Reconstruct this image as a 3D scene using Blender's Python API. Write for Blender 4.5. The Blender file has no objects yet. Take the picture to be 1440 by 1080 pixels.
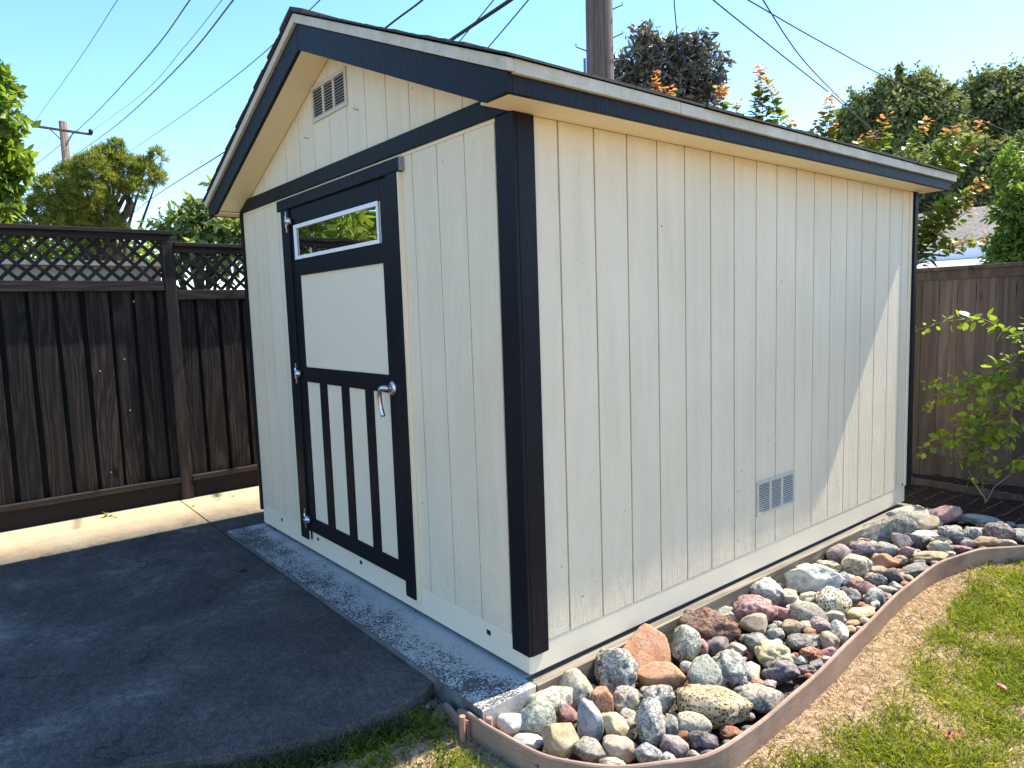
import bpy, math, random, numpy as np
from mathutils import Vector, Matrix, noise
random.seed(7); rng = np.random.default_rng(7)
R = math.radians
scene = bpy.context.scene
COL = scene.collection

# ------------------------------------------------------------------ camera
CW = Vector((2.07473, -1.74728, 1.47213))
RM = np.array([[0.6355676193, 0.7713474255, -0.0328169230],
               [-0.0579689966, 0.0900649376, 0.9942474054],
               [0.7698658303, -0.6300090921, 0.1019565942]])
FPX = 984.82
def ray(u, v):
    d = RM.T @ np.array([(u-720)/FPX, -(v-540)/FPX, -1.0])
    return d/np.linalg.norm(d)
def atz(u, v, z):
    d = ray(u, v); t = (z-CW.z)/d[2]; return np.array(CW)+t*d
def atx(u, v, x):
    d = ray(u, v); t = (x-CW.x)/d[0]; return np.array(CW)+t*d
def aty(u, v, y):
    d = ray(u, v); t = (y-CW.y)/d[1]; return np.array(CW)+t*d
def atd(u, v, D):                       # at horizontal distance D
    d = ray(u, v); t = D/math.hypot(d[0], d[1]); return np.array(CW)+t*d

cam_d = bpy.data.cameras.new('camera'); cam = bpy.data.objects.new('camera', cam_d); COL.objects.link(cam)
M = Matrix([list(RM.T[0])+[CW.x], list(RM.T[1])+[CW.y], list(RM.T[2])+[CW.z], [0, 0, 0, 1]])
cam.matrix_world = M
cam_d.sensor_width = 36; cam_d.lens = FPX/1440*36; cam_d.clip_start = .05; cam_d.clip_end = 2000
scene.camera = cam

# ------------------------------------------------------------------ light
sun_dir = Vector((.10, .726, 1.0)).normalized()
sl = bpy.data.lights.new('sun', 'SUN'); sl.energy = 4.4; sl.angle = R(.53); sl.color = (1, .93, .80)
so = bpy.data.objects.new('sun', sl); COL.objects.link(so)
so.rotation_euler = sun_dir.to_track_quat('Z', 'Y').to_euler(); so.location = (0, 0, 20)
w = bpy.data.worlds.new('World'); scene.world = w; w.use_nodes = True
nt = w.node_tree; bg = nt.nodes['Background']
sky = nt.nodes.new('ShaderNodeTexSky'); sky.sky_type = 'NISHITA'; sky.sun_disc = False
sky.sun_elevation = math.asin(sun_dir.z); sky.sun_rotation = math.atan2(sun_dir.x, sun_dir.y)
sky.air_density = 1.0; sky.dust_density = .25; sky.ozone_density = 2.6; sky.altitude = 20
hs = nt.nodes.new('ShaderNodeHueSaturation'); hs.inputs['Saturation'].default_value = 1.17; hs.inputs['Value'].default_value = .97
nt.links.new(sky.outputs[0], hs.inputs['Color']); nt.links.new(hs.outputs[0], bg.inputs[0]); bg.inputs[1].default_value = .15
scene.view_settings.view_transform = 'Standard'; scene.view_settings.look = 'None'
scene.cycles.film_exposure = 2.65   # camera exposure of the bright HDR-like photograph
scene.view_settings.exposure = 0; scene.view_settings.gamma = 1

# ------------------------------------------------------------------ material toolkit
class NT:
    def __init__(s, name):
        s.m = bpy.data.materials.new(name); s.m.use_nodes = True; s.t = s.m.node_tree
        s.b = s.t.nodes['Principled BSDF']; s.out = s.t.nodes['Material Output']
        s.b.inputs['Specular IOR Level'].default_value = .3
    def n(s, typ, ins=None, **kw):
        nd = s.t.nodes.new('ShaderNode'+typ)
        for k, v in kw.items(): setattr(nd, k, v)
        for k, v in (ins or {}).items(): s.set(nd.inputs[k], v)
        return nd
    def set(s, sock, v):
        if isinstance(v, bpy.types.NodeSocket): s.t.links.new(v, sock)
        elif isinstance(v, bpy.types.Node): s.t.links.new(v.outputs[0], sock)
        else:
            if sock.type == 'RGBA' and len(v) == 3: v = (*v, 1)
            sock.default_value = v
    def math(s, op, a, b=None, c=None, clamp=False):
        nd = s.t.nodes.new('ShaderNodeMath'); nd.operation = op; nd.use_clamp = clamp
        s.set(nd.inputs[0], a)
        if b is not None: s.set(nd.inputs[1], b)
        if c is not None: s.set(nd.inputs[2], c)
        return nd.outputs[0]
    def coord(s, scale=(1, 1, 1), which='Object', island=0, rot=(0, 0, 0)):
        tc = s.n('TexCoord').outputs[which]
        if island:
            g = s.n('NewGeometry').outputs['Random Per Island']
            mul = s.n('VectorMath', operation='SCALE', ins={0: (13.1, 7.7, 9.3)}); s.set(mul.inputs['Scale'], s.math('MULTIPLY', g, island))
            add = s.n('VectorMath', operation='ADD', ins={0: tc, 1: mul.outputs[0]}); tc = add.outputs[0]
        return s.n('Mapping', ins={'Vector': tc, 'Scale': scale, 'Rotation': rot}).outputs[0]
    def noise(s, vec, scale=5, detail=4, rough=.5, dist=0, out=0):
        nd = s.n('TexNoise', ins={'Vector': vec, 'Scale': scale, 'Detail': detail, 'Roughness': rough, 'Distortion': dist}); return nd.outputs[out]
    def ramp(s, fac, stops):
        nd = s.n('ValToRGB', ins={0: fac}); cr = nd.color_ramp
        while len(cr.elements) < len(stops): cr.elements.new(.5)
        for e, (p, c) in zip(cr.elements, stops):
            e.position = p; e.color = (*c, 1) if not isinstance(c, (int, float)) else (c, c, c, 1)
        return nd.outputs[0]
    def mix(s, fac, a, b, blend='MIX'):
        nd = s.t.nodes.new('ShaderNodeMix'); nd.data_type = 'RGBA'; nd.blend_type = blend
        s.set(nd.inputs[0], fac); s.set(nd.inputs[6], a); s.set(nd.inputs[7], b); return nd.outputs[2]
    def bump(s, h, strength=.4, dist=.01, prev=None):
        ins = {'Height': h, 'Strength': strength, 'Distance': dist}
        if prev is not None: ins['Normal'] = prev
        return s.n('Bump', ins=ins).outputs[0]
    def fin(s, col=None, rough=None, normal=None, metal=None, spec=None):
        if col is not None: s.set(s.b.inputs['Base Color'], col)
        if rough is not None: s.set(s.b.inputs['Roughness'], rough)
        if normal is not None: s.set(s.b.inputs['Normal'], normal)
        if metal is not None: s.set(s.b.inputs['Metallic'], metal)
        if spec is not None: s.set(s.b.inputs['Specular IOR Level'], spec)
        return s.m

def m_siding():
    s = NT('cream_siding')
    v = s.coord((1, 1, .10), island=1.7)
    v2 = s.coord((1, 1, 1))
    n = s.noise(v, 7, 5, .6, .8)
    ridg = s.math('SINE', s.math('MULTIPLY', n, 60))
    fine = s.noise(s.coord((1, 1, .35), island=.4), 130, 3, .6)
    cross = s.noise(s.coord((.25, .25, 3)), 60, 2, .5)
    mask = s.ramp(s.noise(v2, 2.3, 2), [(.38, 0.15), (.62, 1)])
    h = s.math('ADD', s.math('MULTIPLY', s.math('MULTIPLY', ridg, mask), .5), s.math('MULTIPLY_ADD', fine, 1.1, s.math('MULTIPLY', cross, .5)))
    dirt = s.ramp(s.noise(v2, 1.4, 5, .6), [(.3, (.79, .665, .48)), (.7, (.86, .735, .54))])
    streak = s.ramp(s.noise(s.coord((6, 6, .5)), 3, 4, .6), [(.35, (.955, .95, .94)), (.6, (1, 1, 1))])
    c = s.mix(1, dirt, streak, 'MULTIPLY')
    g = s.n('NewGeometry').outputs['Random Per Island']
    c = s.mix(1, c, s.ramp(g, [(0, (.97, .97, .975)), (1, (1.0, 1.0, 1.0))]), 'MULTIPLY')
    zz = s.n('SeparateXYZ', ins={0: v2}).outputs[2]
    spl = s.math('MULTIPLY', s.n('MapRange', ins={0: zz, 1: .55, 2: .1}).outputs[0], s.ramp(s.noise(v2, 24, 5, .7), [(.45, 0), (.75, .30)]))
    c = s.mix(spl, c, (.42, .34, .23))
    spots = s.n('TexVoronoi', ins={'Vector': v2, 'Scale': 9.0}).outputs['Distance']
    sp = s.math('MULTIPLY', s.math('LESS_THAN', spots, .045), s.math('GREATER_THAN', s.noise(v2, 3, 1), .5))
    c = s.mix(sp, c, (.30, .22, .14))
    return s.fin(c, .62, s.bump(h, .75, .0021), spec=.25)
def m_plain_paint(name, col, var=.06, bump=.25, rough=.5):
    s = NT(name); v = s.coord()
    n = s.noise(v, 3.5, 5, .6)
    c = s.mix(n, tuple(x*(1-var) for x in col), tuple(min(1, x*(1+var)) for x in col))
    f = s.noise(s.coord((1, 1, 1)), 160, 3, .6)
    return s.fin(c, rough, s.bump(f, bump, .0015))
def m_trim():
    s = NT('blue_black_trim_paint'); v = s.coord((1, 1, 1), island=1)
    n = s.noise(s.coord((1, 1, .15), island=2), 22, 4, .65, .5); f = s.noise(v, 70, 3, .6)
    h = s.math('ADD', s.math('SINE', s.math('MULTIPLY', n, 30)), f)
    c = s.mix(s.noise(v, 5, 4), (.0036, .0038, .0060), (.0085, .0090, .0130))
    k = s.n('TexVoronoi', ins={'Vector': s.coord(), 'Scale': 6.0}).outputs['Distance']
    c = s.mix(s.math('LESS_THAN', k, .035), c, (.003, .003, .003))
    return s.fin(c, .52, s.bump(h, .5, .001), spec=.22)
def m_fence(name, c0, c1, c2, bumpd=.004, rough=.75, spec=.25, freq=62, zs=.07, ra=.45, ax='z', amp=.55):
    s = NT(name)
    sc_ = {'z': lambda q: (1, 1, q), 'y': lambda q: (1, q, 1), 'x': lambda q: (q, 1, 1)}[ax]
    v = s.coord(sc_(zs), island=3.3)
    n = s.noise(v, 5.5, 2, .45, .6)
    ridg = s.math('MULTIPLY_ADD', s.math('SINE', s.math('MULTIPLY', n, freq)), .5, .5)
    fine = s.noise(s.coord(sc_(.045), island=3.3), 75, 5, .75)
    saw = s.noise(s.coord((.1, .1, 1), island=1), 110, 2, .5)
    knot = s.n('TexVoronoi', ins={'Vector': s.coord((1, 1, .45), island=3.3), 'Scale': 3.2}).outputs['Distance']
    kk = s.ramp(knot, [(.04, 0), (.10, 1)])
    h = s.math('MULTIPLY_ADD', ridg, amp, s.math('MULTIPLY_ADD', fine, 1.1, s.math('MULTIPLY', saw, .25)))
    h = s.math('MULTIPLY', h, kk)
    c = s.ramp(s.math('MULTIPLY_ADD', ridg, ra, s.math('MULTIPLY', fine, 1-ra)), [(.2, c0), (.55, c1), (.85, c2)])
    g = s.n('NewGeometry').outputs['Random Per Island']
    c = s.mix(1, c, s.ramp(g, [(0, (.6, .6, .6)), (1, (1.25, 1.2, 1.15))]), 'MULTIPLY')
    c = s.mix(s.math('SUBTRACT', 1, kk), c, tuple(x*.35 for x in c0))
    return s.fin(c, rough, s.bump(h, .8, bumpd), spec=spec)
def m_concrete(name, kind):
    s = NT(name); v = s.coord()
    big = s.noise(v, 1.3, 7, .68, .3); mid = s.noise(v, 9, 8, .78); fine = s.noise(v, 120, 3, .7); grit = s.noise(v, 320, 2, .8)
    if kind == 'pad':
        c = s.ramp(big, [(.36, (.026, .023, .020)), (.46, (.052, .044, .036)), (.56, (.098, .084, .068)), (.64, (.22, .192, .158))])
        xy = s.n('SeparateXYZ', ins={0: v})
        lit_strip = s.n('MapRange', ins={0: s.math('ADD', xy.outputs[0], s.math('MULTIPLY', mid, .5)), 1: -3.15, 2: -3.75}).outputs[0]  # sunlit strip painted tan; the shed's shadow painted as darker concrete
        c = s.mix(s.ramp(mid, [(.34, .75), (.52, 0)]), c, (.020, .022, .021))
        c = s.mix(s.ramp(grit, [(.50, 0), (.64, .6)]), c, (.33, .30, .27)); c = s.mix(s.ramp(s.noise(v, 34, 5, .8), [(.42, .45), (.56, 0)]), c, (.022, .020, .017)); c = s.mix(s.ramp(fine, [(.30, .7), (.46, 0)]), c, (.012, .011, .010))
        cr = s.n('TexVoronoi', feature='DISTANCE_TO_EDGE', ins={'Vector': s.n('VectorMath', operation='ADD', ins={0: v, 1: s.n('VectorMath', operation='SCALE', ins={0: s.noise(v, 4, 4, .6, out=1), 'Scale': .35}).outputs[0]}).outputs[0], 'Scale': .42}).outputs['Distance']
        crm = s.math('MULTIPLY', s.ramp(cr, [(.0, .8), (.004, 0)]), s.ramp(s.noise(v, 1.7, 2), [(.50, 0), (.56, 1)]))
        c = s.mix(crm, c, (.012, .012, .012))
        c = s.mix(lit_strip, c, s.mix(s.noise(v, 6, 6, .6), s.mix(s.ramp(grit, [(.4, 0), (.6, 1)]), (.37, .275, .165), (.44, .34, .21)), (.50, .395, .25)))
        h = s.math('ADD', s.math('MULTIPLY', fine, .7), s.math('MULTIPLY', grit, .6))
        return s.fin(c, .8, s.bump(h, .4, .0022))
    if kind == 'strip':
        c = s.mix(big, (.38, .37, .35), (.56, .54, .50))
        patch = s.noise(v, 2.6, 4, .6)
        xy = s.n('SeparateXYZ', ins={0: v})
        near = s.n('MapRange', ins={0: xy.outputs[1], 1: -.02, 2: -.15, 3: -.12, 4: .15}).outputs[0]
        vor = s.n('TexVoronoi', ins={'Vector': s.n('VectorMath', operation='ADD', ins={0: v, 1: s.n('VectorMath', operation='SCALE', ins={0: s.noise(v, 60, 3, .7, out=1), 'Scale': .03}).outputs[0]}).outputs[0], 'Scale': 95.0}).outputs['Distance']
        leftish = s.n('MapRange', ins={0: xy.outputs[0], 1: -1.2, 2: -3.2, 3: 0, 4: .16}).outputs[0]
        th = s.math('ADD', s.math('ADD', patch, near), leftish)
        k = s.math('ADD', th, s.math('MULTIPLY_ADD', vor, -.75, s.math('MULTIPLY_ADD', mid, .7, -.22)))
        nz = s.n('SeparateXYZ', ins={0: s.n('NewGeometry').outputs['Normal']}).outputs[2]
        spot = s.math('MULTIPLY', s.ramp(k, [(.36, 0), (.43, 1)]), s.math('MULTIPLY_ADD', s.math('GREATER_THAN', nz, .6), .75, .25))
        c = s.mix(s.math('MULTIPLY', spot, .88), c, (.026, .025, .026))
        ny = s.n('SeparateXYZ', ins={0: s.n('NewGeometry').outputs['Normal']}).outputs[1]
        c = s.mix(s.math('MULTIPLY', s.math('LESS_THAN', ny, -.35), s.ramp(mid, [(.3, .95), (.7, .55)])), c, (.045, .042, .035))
        c = s.mix(s.ramp(mid, [(.5, 0), (.8, .35)]), c, (.30, .28, .25))
        return s.fin(c, .8, s.bump(s.math('MULTIPLY_ADD', spot, .8, fine), .5, .003))
def m_soil(name, c0, c1, sc=40, bd=.02):
    s = NT(name); v = s.coord()
    n = s.noise(v, sc, 6, .7); b = s.noise(v, 2, 3)
    vo = s.n('TexVoronoi', ins={'Vector': v, 'Scale': sc*1.5, 'Randomness': 1.0})
    c = s.mix(s.ramp(n, [(.3, 0), (.7, 1)]), c0, c1); c = s.mix(s.math('MULTIPLY', b, .6), c, s.ramp(vo.outputs['Distance'], [(.1, 1.0), (.7, .25)]), 'MULTIPLY')
    return s.fin(c, .95, s.bump(s.math('ADD', n, vo.outputs['Distance']), .9, bd))
def m_leaf(name, cols, tip=None, trans=.35, rough=.45):
    s = NT(name)
    g = s.n('NewGeometry').outputs['Random Per Island']
    pos = s.noise(s.coord(), 1.2, 2)
    f = s.math('ADD', s.math('MULTIPLY', g, .65), s.math('MULTIPLY_ADD', pos, .9, -.25), clamp=True)
    st = [(i/(len(cols)-1), c) for i, c in enumerate(cols)]
    c = s.ramp(f, st)
    if tip:
        a = s.n('Attribute', attribute_name='tint').outputs['Fac']
        c = s.mix(s.ramp(a, [(.35, 0), (.9, 1)]), c, s.ramp(g, [(0, tip[0]), (1, tip[1])]))
    s.fin(c, rough, spec=.35)
    tr = s.n('BsdfTranslucent', ins={'Color': s.mix(1, c, (1.5, 1.45, .8), 'MULTIPLY')})
    mx = s.n('MixShader', ins={0: trans, 1: s.b.outputs[0], 2: tr.outputs[0]})
    s.t.links.new(mx.outputs[0], s.out.inputs[0])
    return s.m
def m_rock(name, c0, c1, style):
    s = NT(name); oi = s.n('ObjectInfo').outputs['Random']
    tc = s.n('TexCoord').outputs['Object']
    off = s.n('VectorMath', operation='SCALE', ins={0: (31., 17., 23.)}); s.set(off.inputs['Scale'], oi)
    v = s.n('VectorMath', operation='ADD', ins={0: tc, 1: off.outputs[0]}).outputs[0]
    n1 = s.noise(v, 16, 7, .7, 1.1); n2 = s.noise(v, 90, 5, .7); n3 = s.noise(v, 260, 3, .7)
    c = s.mix(s.ramp(n1, [(.40, 0), (.56, 1)]), c0, c1)
    dark = tuple(x*.28 for x in c0)
    if style == 'speck':
        c = s.mix(s.ramp(n2, [(.52, 0), (.60, .9)]), c, dark); h = s.math('ADD', n2, n3)
    elif style == 'vein':
        wv = s.n('TexNoise', ins={'Vector': v, 'Scale': 14.0, 'Detail': 5.0, 'Roughness': .6, 'Distortion': 2.2}).outputs[0]
        line = s.ramp(s.math('ABSOLUTE', s.math('SUBTRACT', wv, .5)), [(.0, .85), (.035, 0)])
        c = s.mix(line, c, dark); c = s.mix(s.ramp(n2, [(.55, 0), (.68, .5)]), c, dark)
        h = s.math('SUBTRACT', s.math('ADD', n1, s.math('MULTIPLY', n2, .6)), s.math('MULTIPLY', line, .5))
    elif style == 'porous':
        vo = s.n('TexVoronoi', ins={'Vector': s.n('VectorMath', operation='ADD', ins={0: v, 1: s.n('VectorMath', operation='SCALE', ins={0: s.noise(v, 50, 2, .5, out=1), 'Scale': .02}).outputs[0]}).outputs[0], 'Scale': 85.0}).outputs['Distance']
        hole = s.ramp(s.math('ADD', vo, s.math('MULTIPLY', n1, .3)), [(.47, 1), (.56, 0)])
        c = s.mix(hole, c, (.03, .018, .01)); c = s.mix(s.ramp(s.noise(v, 11, 2), [(.6, 0), (.66, .8)]), c, (.62, .42, .05))
        h = s.math('SUBTRACT', s.math('MULTIPLY', n3, .3), s.math('MULTIPLY', hole, 1.4))
    elif style == 'lava':
        vo = s.n('TexVoronoi', ins={'Vector': v, 'Scale': 55.0}).outputs['Distance']
        c = s.mix(s.ramp(n2, [(.42, 1), (.55, 0)]), c, dark); h = s.math('ADD', s.math('MULTIPLY', vo, 1.2), s.math('MULTIPLY', n2, 1.5))
    elif style == 'band':
        wv = s.n('TexWave', ins={'Vector': v, 'Scale': 8.0, 'Distortion': 14.0, 'Detail': 6.0, 'Detail Scale': 2.5}).outputs[0]
        c = s.mix(s.ramp(s.math('MULTIPLY', wv, s.math('MULTIPLY', n1, 1.6)), [(.45, 0), (.85, .75)]), c, dark); h = s.math('ADD', s.math('MULTIPLY', wv, .5), n2)
    else:
        c = s.mix(s.ramp(n2, [(.50, 0), (.72, .55)]), c, dark); h = s.math('MULTIPLY_ADD', n1, .8, s.math('ADD', s.math('MULTIPLY', n2, .8), s.math('MULTIPLY', n3, .4)))
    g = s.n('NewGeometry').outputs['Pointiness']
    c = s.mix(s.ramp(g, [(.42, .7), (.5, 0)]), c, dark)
    up = s.n('SeparateXYZ', ins={0: s.n('NewGeometry').outputs['Normal']}).outputs[2]
    dust = s.math('MULTIPLY', s.ramp(s.noise(v, 17, 6, .75), [(.40, .05), (.70, .55)]), s.n('MapRange', ins={0: up, 1: -.2, 2: .9, 3: .25, 4: 1.0}).outputs[0])
    c = s.mix(dust, c, (.47, .42, .34))
    pale = tuple(min(.8, x*1.25+.04) for x in c1)
    c = s.mix(s.ramp(s.noise(v, 40, 4, .7), [(.6, 0), (.72, .5)]), c, pale)
    return s.fin(c, .88, s.bump(h, .85, .012 if style in ('porous', 'lava') else .010), spec=.25)

SID = m_siding(); TRIM = m_trim()
SOFF = m_plain_paint('cream_soffit_paint', (.86, .74, .47), .06, .5, .6)
CREAM = m_plain_paint('cream_paint', (.85, .73, .54), .05, .25, .5)
GROOVE = m_plain_paint('groove_shadow_paint', (.33, .27, .18), .1)
WHITE = m_plain_paint('white_paint', (.90, .90, .90), .02, .15, .4)
def m_drip():
    s = NT('weathered_cream_edge'); v = s.coord()
    n = s.noise(v, 9, 5, .7); st = s.noise(v, 26, 5, .7)
    c = s.mix(s.ramp(n, [(.35, 0), (.7, 1)]), (.52, .46, .34), (.68, .62, .49)); c = s.mix(s.ramp(st, [(.56, 0), (.75, .55)]), c, (.30, .26, .15))
    return s.fin(c, .6, s.bump(n, .3, .002))
DRIP = m_drip()
BLACKHOLE = m_plain_paint('dark_recess', (.008, .008, .009), .1)
def m_metal():
    s = NT('brushed_chrome'); return s.fin((.62, .62, .63), .34, s.bump(s.noise(s.coord(), 60, 3), .15, .001), metal=1.0)
METAL = m_metal()
def m_shingle():
    s = NT('asphalt_shingle'); v = s.coord()
    c = s.ramp(s.noise(v, 260, 3, .8), [(.35, (.025, .022, .022)), (.65, (.11, .095, .09))])
    return s.fin(c, .9, s.bump(s.noise(v, 200, 3, .8), .8, .003))
SHIN = m_shingle()
def m_glass():
    s = NT('dark_mirror_glass')
    s.fin((.004, .004, .005), .05, spec=.5)
    wob = s.bump(s.noise(s.coord((1, 1, 1)), 3.0, 1, .3), .06, .05)
    gl = s.n('BsdfGlossy', ins={'Color': (.95, .97, 1), 'Roughness': .0, 'Normal': wob})
    mx = s.n('MixShader', ins={0: .62, 1: s.b.outputs[0], 2: gl.outputs[0]}); s.t.links.new(mx.outputs[0], s.out.inputs[0]); return s.m
GLASS = m_glass()
DFENCE = m_fence('dark_stained_fence_wood', (.004, .0028, .0024), (.020, .014, .012), (.068, .048, .039), .006, freq=80, zs=.10, ra=.28, amp=.35)
KICK = m_plain_paint('shade_darkened_board_stain', (.010, .0075, .007), .3, .6, .8)  # fence stain darkened to paint in shade below the rail and in gaps
DRAIL = m_fence('dark_stained_rail_wood', (.012, .008, .007), (.036, .026, .023), (.11, .085, .074), .004, ax='y', ra=.15, amp=.2)
DPOST = m_fence('dark_stained_post_wood', (.012, .008, .007), (.036, .026, .023), (.11, .08, .068), .004, ra=.2, amp=.25)
RFENCE = m_fence('weathered_brown_fence_wood', (.058, .046, .040), (.108, .088, .078), (.175, .150, .135), .0012, freq=40, zs=.04, ra=.22)
LEDGE = m_fence('weathered_ledge_wood', (.09, .078, .06), (.26, .23, .18), (.46, .41, .32), .003, ax='y', ra=.15, amp=.2)
POLEM = m_fence('weathered_pole_wood', (.07, .045, .038), (.19, .14, .12), (.34, .27, .23), .006, freq=40, zs=.03, ra=.25)
EDGE = m_plain_paint('mauve_brown_bender_board', (.27, .17, .135), .22, .6, .6)
BLACKM = m_plain_paint('black_cable_sheath', (.012, .012, .014), .1)
GREYM = m_plain_paint('galvanised_grey', (.25, .26, .27), .1, rough=.5)
BARK = m_fence('tree_bark', (.04, .03, .022), (.10, .075, .055), (.19, .15, .11), .01)
TWIG = m_plain_paint('reddish_twig_bark', (.20, .11, .07), .25, .4, .7)

# ------------------------------------------------------------------ object toolkit
def origin(o):
    v = Vector((0, 0, 0))
    while o is not None: v += o.location; o = o.parent
    return v
def tag(o, label=None, cat=None, group=None, kind=None):
    if label: o['label'] = label
    if cat: o['category'] = cat
    if group: o['group'] = group
    if kind: o['kind'] = kind
    return o
def thing(name, loc, label, cat, group=None):
    o = bpy.data.objects.new(name, None); o.location = loc; o.empty_display_size = .1; COL.objects.link(o)
    return tag(o, label, cat, group)
def link_mesh(name, me, mat, parent=None, loc=None):
    o = bpy.data.objects.new(name, me); COL.objects.link(o)
    if mat is not None: me.materials.append(mat)
    if parent is not None: o.parent = parent
    if loc is not None: o.location = loc
    return o
class MB:
    def __init__(s): s.v = []; s.f = []; s.sm = []
    def quadbox(s, c):
        b = len(s.v); s.v += [tuple(p) for p in c]
        for f in ((0, 3, 2, 1), (4, 5, 6, 7), (0, 1, 5, 4), (1, 2, 6, 5), (2, 3, 7, 6), (3, 0, 4, 7)):
            s.f.append(tuple(b+i for i in f)); s.sm.append(False)
        return s
    def box(s, x0, x1, y0, y1, z0, z1):
        if x0 > x1: x0, x1 = x1, x0
        if y0 > y1: y0, y1 = y1, y0
        if z0 > z1: z0, z1 = z1, z0
        return s.quadbox([(x0, y0, z0), (x1, y0, z0), (x1, y1, z0), (x0, y1, z0), (x0, y0, z1), (x1, y0, z1), (x1, y1, z1), (x0, y1, z1)])
    def prism(s, poly, axis, a, b):
        """poly in the two other axes; extruded along axis from a to b"""
        def P(p, t):
            if axis == 'y': return (p[0], t, p[1])
            if axis == 'x': return (t, p[0], p[1])
            return (p[0], p[1], t)
        n = len(poly); k = len(s.v)
        area = sum(poly[i][0]*poly[(i+1) % n][1]-poly[(i+1) % n][0]*poly[i][1] for i in range(n))
        if area < 0: poly = poly[::-1]
        s.v += [P(p, a) for p in poly]+[P(p, b) for p in poly]
        s.f.append(tuple(k+i for i in range(n))); s.f.append(tuple(k+n+i for i in reversed(range(n))))
        s.sm += [False, False]
        for i in range(n):
            j = (i+1) % n; s.f.append((k+i, k+n+i, k+n+j, k+j)); s.sm.append(False)
        return s
    def tube(s, pts, rad, seg=8, cap=True):
        pts = [Vector(p) for p in pts]; n = len(pts)
        if not hasattr(rad, '__len__'): rad = [rad]*n
        k = len(s.v); up = None
        for i, p in enumerate(pts):
            d = (pts[min(i+1, n-1)]-pts[max(i-1, 0)]).normalized()
            if up is None: up = d.orthogonal().normalized()
            up = (up-d*up.dot(d)).normalized(); si = d.cross(up)
            for j in range(seg):
                a = 2*math.pi*j/seg; s.v.append(tuple(p+(up*math.cos(a)+si*math.sin(a))*rad[i]))
        for i in range(n-1):
            for j in range(seg):
                s.f.append((k+i*seg+j, k+i*seg+(j+1) % seg, k+(i+1)*seg+(j+1) % seg, k+(i+1)*seg+j)); s.sm.append(True)
        if cap:
            s.f.append(tuple(k+j for j in reversed(range(seg)))); s.f.append(tuple(k+(n-1)*seg+j for j in range(seg))); s.sm += [False, False]
        return s
    def build(s, name, mat, parent=None, bevel=0, loc=None):
        o0 = origin(parent) if parent is not None else (Vector(loc) if loc is not None else Vector((0, 0, 0)))
        me = bpy.data.meshes.new(name); me.from_pydata([(x-o0.x, y-o0.y, z-o0.z) for x, y, z in s.v], [], s.f)
        me.polygons.foreach_set('use_smooth', s.sm)
        import bmesh
        bm = bmesh.new(); bm.from_mesh(me); bmesh.ops.recalc_face_normals(bm, faces=bm.faces); bm.to_mesh(me); bm.free()
        me.update()
        o = link_mesh(name, me, mat, parent, None if parent is not None else (o0 if loc is not None else None))
        if bevel:
            b = o.modifiers.new('bevel', 'BEVEL'); b.width = bevel; b.segments = 2; b.limit_method = 'ANGLE'; b.angle_limit = R(40)
        return o
def np_mesh(name, V, F, mat, parent=None, smooth=False, tint=None, loc=None):
    """V (n,3); F list of (faces array with equal vertex count)"""
    o0 = origin(parent) if parent is not None else (Vector(loc) if loc is not None else Vector((0, 0, 0)))
    me = bpy.data.meshes.new(name); V = np.asarray(V, float)-np.array(o0)
    nf = sum(len(f) for f in F); nl = sum(f.size for f in F)
    me.vertices.add(len(V)); me.loops.add(nl); me.polygons.add(nf)
    me.vertices.foreach_set('co', V.astype(np.float32).ravel())
    me.loops.foreach_set('vertex_index', np.concatenate([f.ravel() for f in F]).astype(np.int32))
    tot = np.concatenate([np.full(len(f), f.shape[1]) for f in F]); st = np.concatenate([[0], np.cumsum(tot)[:-1]])
    me.polygons.foreach_set('loop_start', st.astype(np.int32))
    if smooth: me.polygons.foreach_set('use_smooth', np.ones(nf, bool))
    if tint is not None:
        a = me.attributes.new('tint', 'FLOAT', 'POINT'); a.data.foreach_set('value', np.asarray(tint, np.float32))
    me.update(calc_edges=True); me.validate()
    return link_mesh(name, me, mat, parent, None if parent is not None else (o0 if loc is not None else None))

def unit(a): return a/np.maximum(np.linalg.norm(a, axis=-1, keepdims=True), 1e-9)
def leaves(C, D, N, L, W, fold=.25, droop=.15):
    """leaf meshes: base C, direction D, normal N, lengths L, widths W (arrays)"""
    D = unit(D); S = unit(np.cross(D, N)); N = unit(np.cross(S, D)); L = L[:, None]; W = W[:, None]
    base = C; tip = C+D*L-N*L*droop
    mid = C+D*L*.55-N*W*fold
    l1 = C+D*L*.28+S*W*.42; l2 = C+D*L*.62+S*W*.46-N*L*droop*.4
    r1 = C+D*L*.28-S*W*.42; r2 = C+D*L*.62-S*W*.46-N*L*droop*.4
    V = np.stack([base, tip, mid, l1, l2, r1, r2], 1).reshape(-1, 3)
    k = (np.arange(len(C))*7)[:, None]
    Q = np.concatenate([k+np.array([0, 5, 6, 2]), k+np.array([0, 2, 4, 3])]); T = np.concatenate([k+np.array([6, 1, 2]), k+np.array([2, 1, 4])])
    return V, [Q, T]
def rdir(n):
    return unit(rng.normal(size=(n, 3)))
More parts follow.
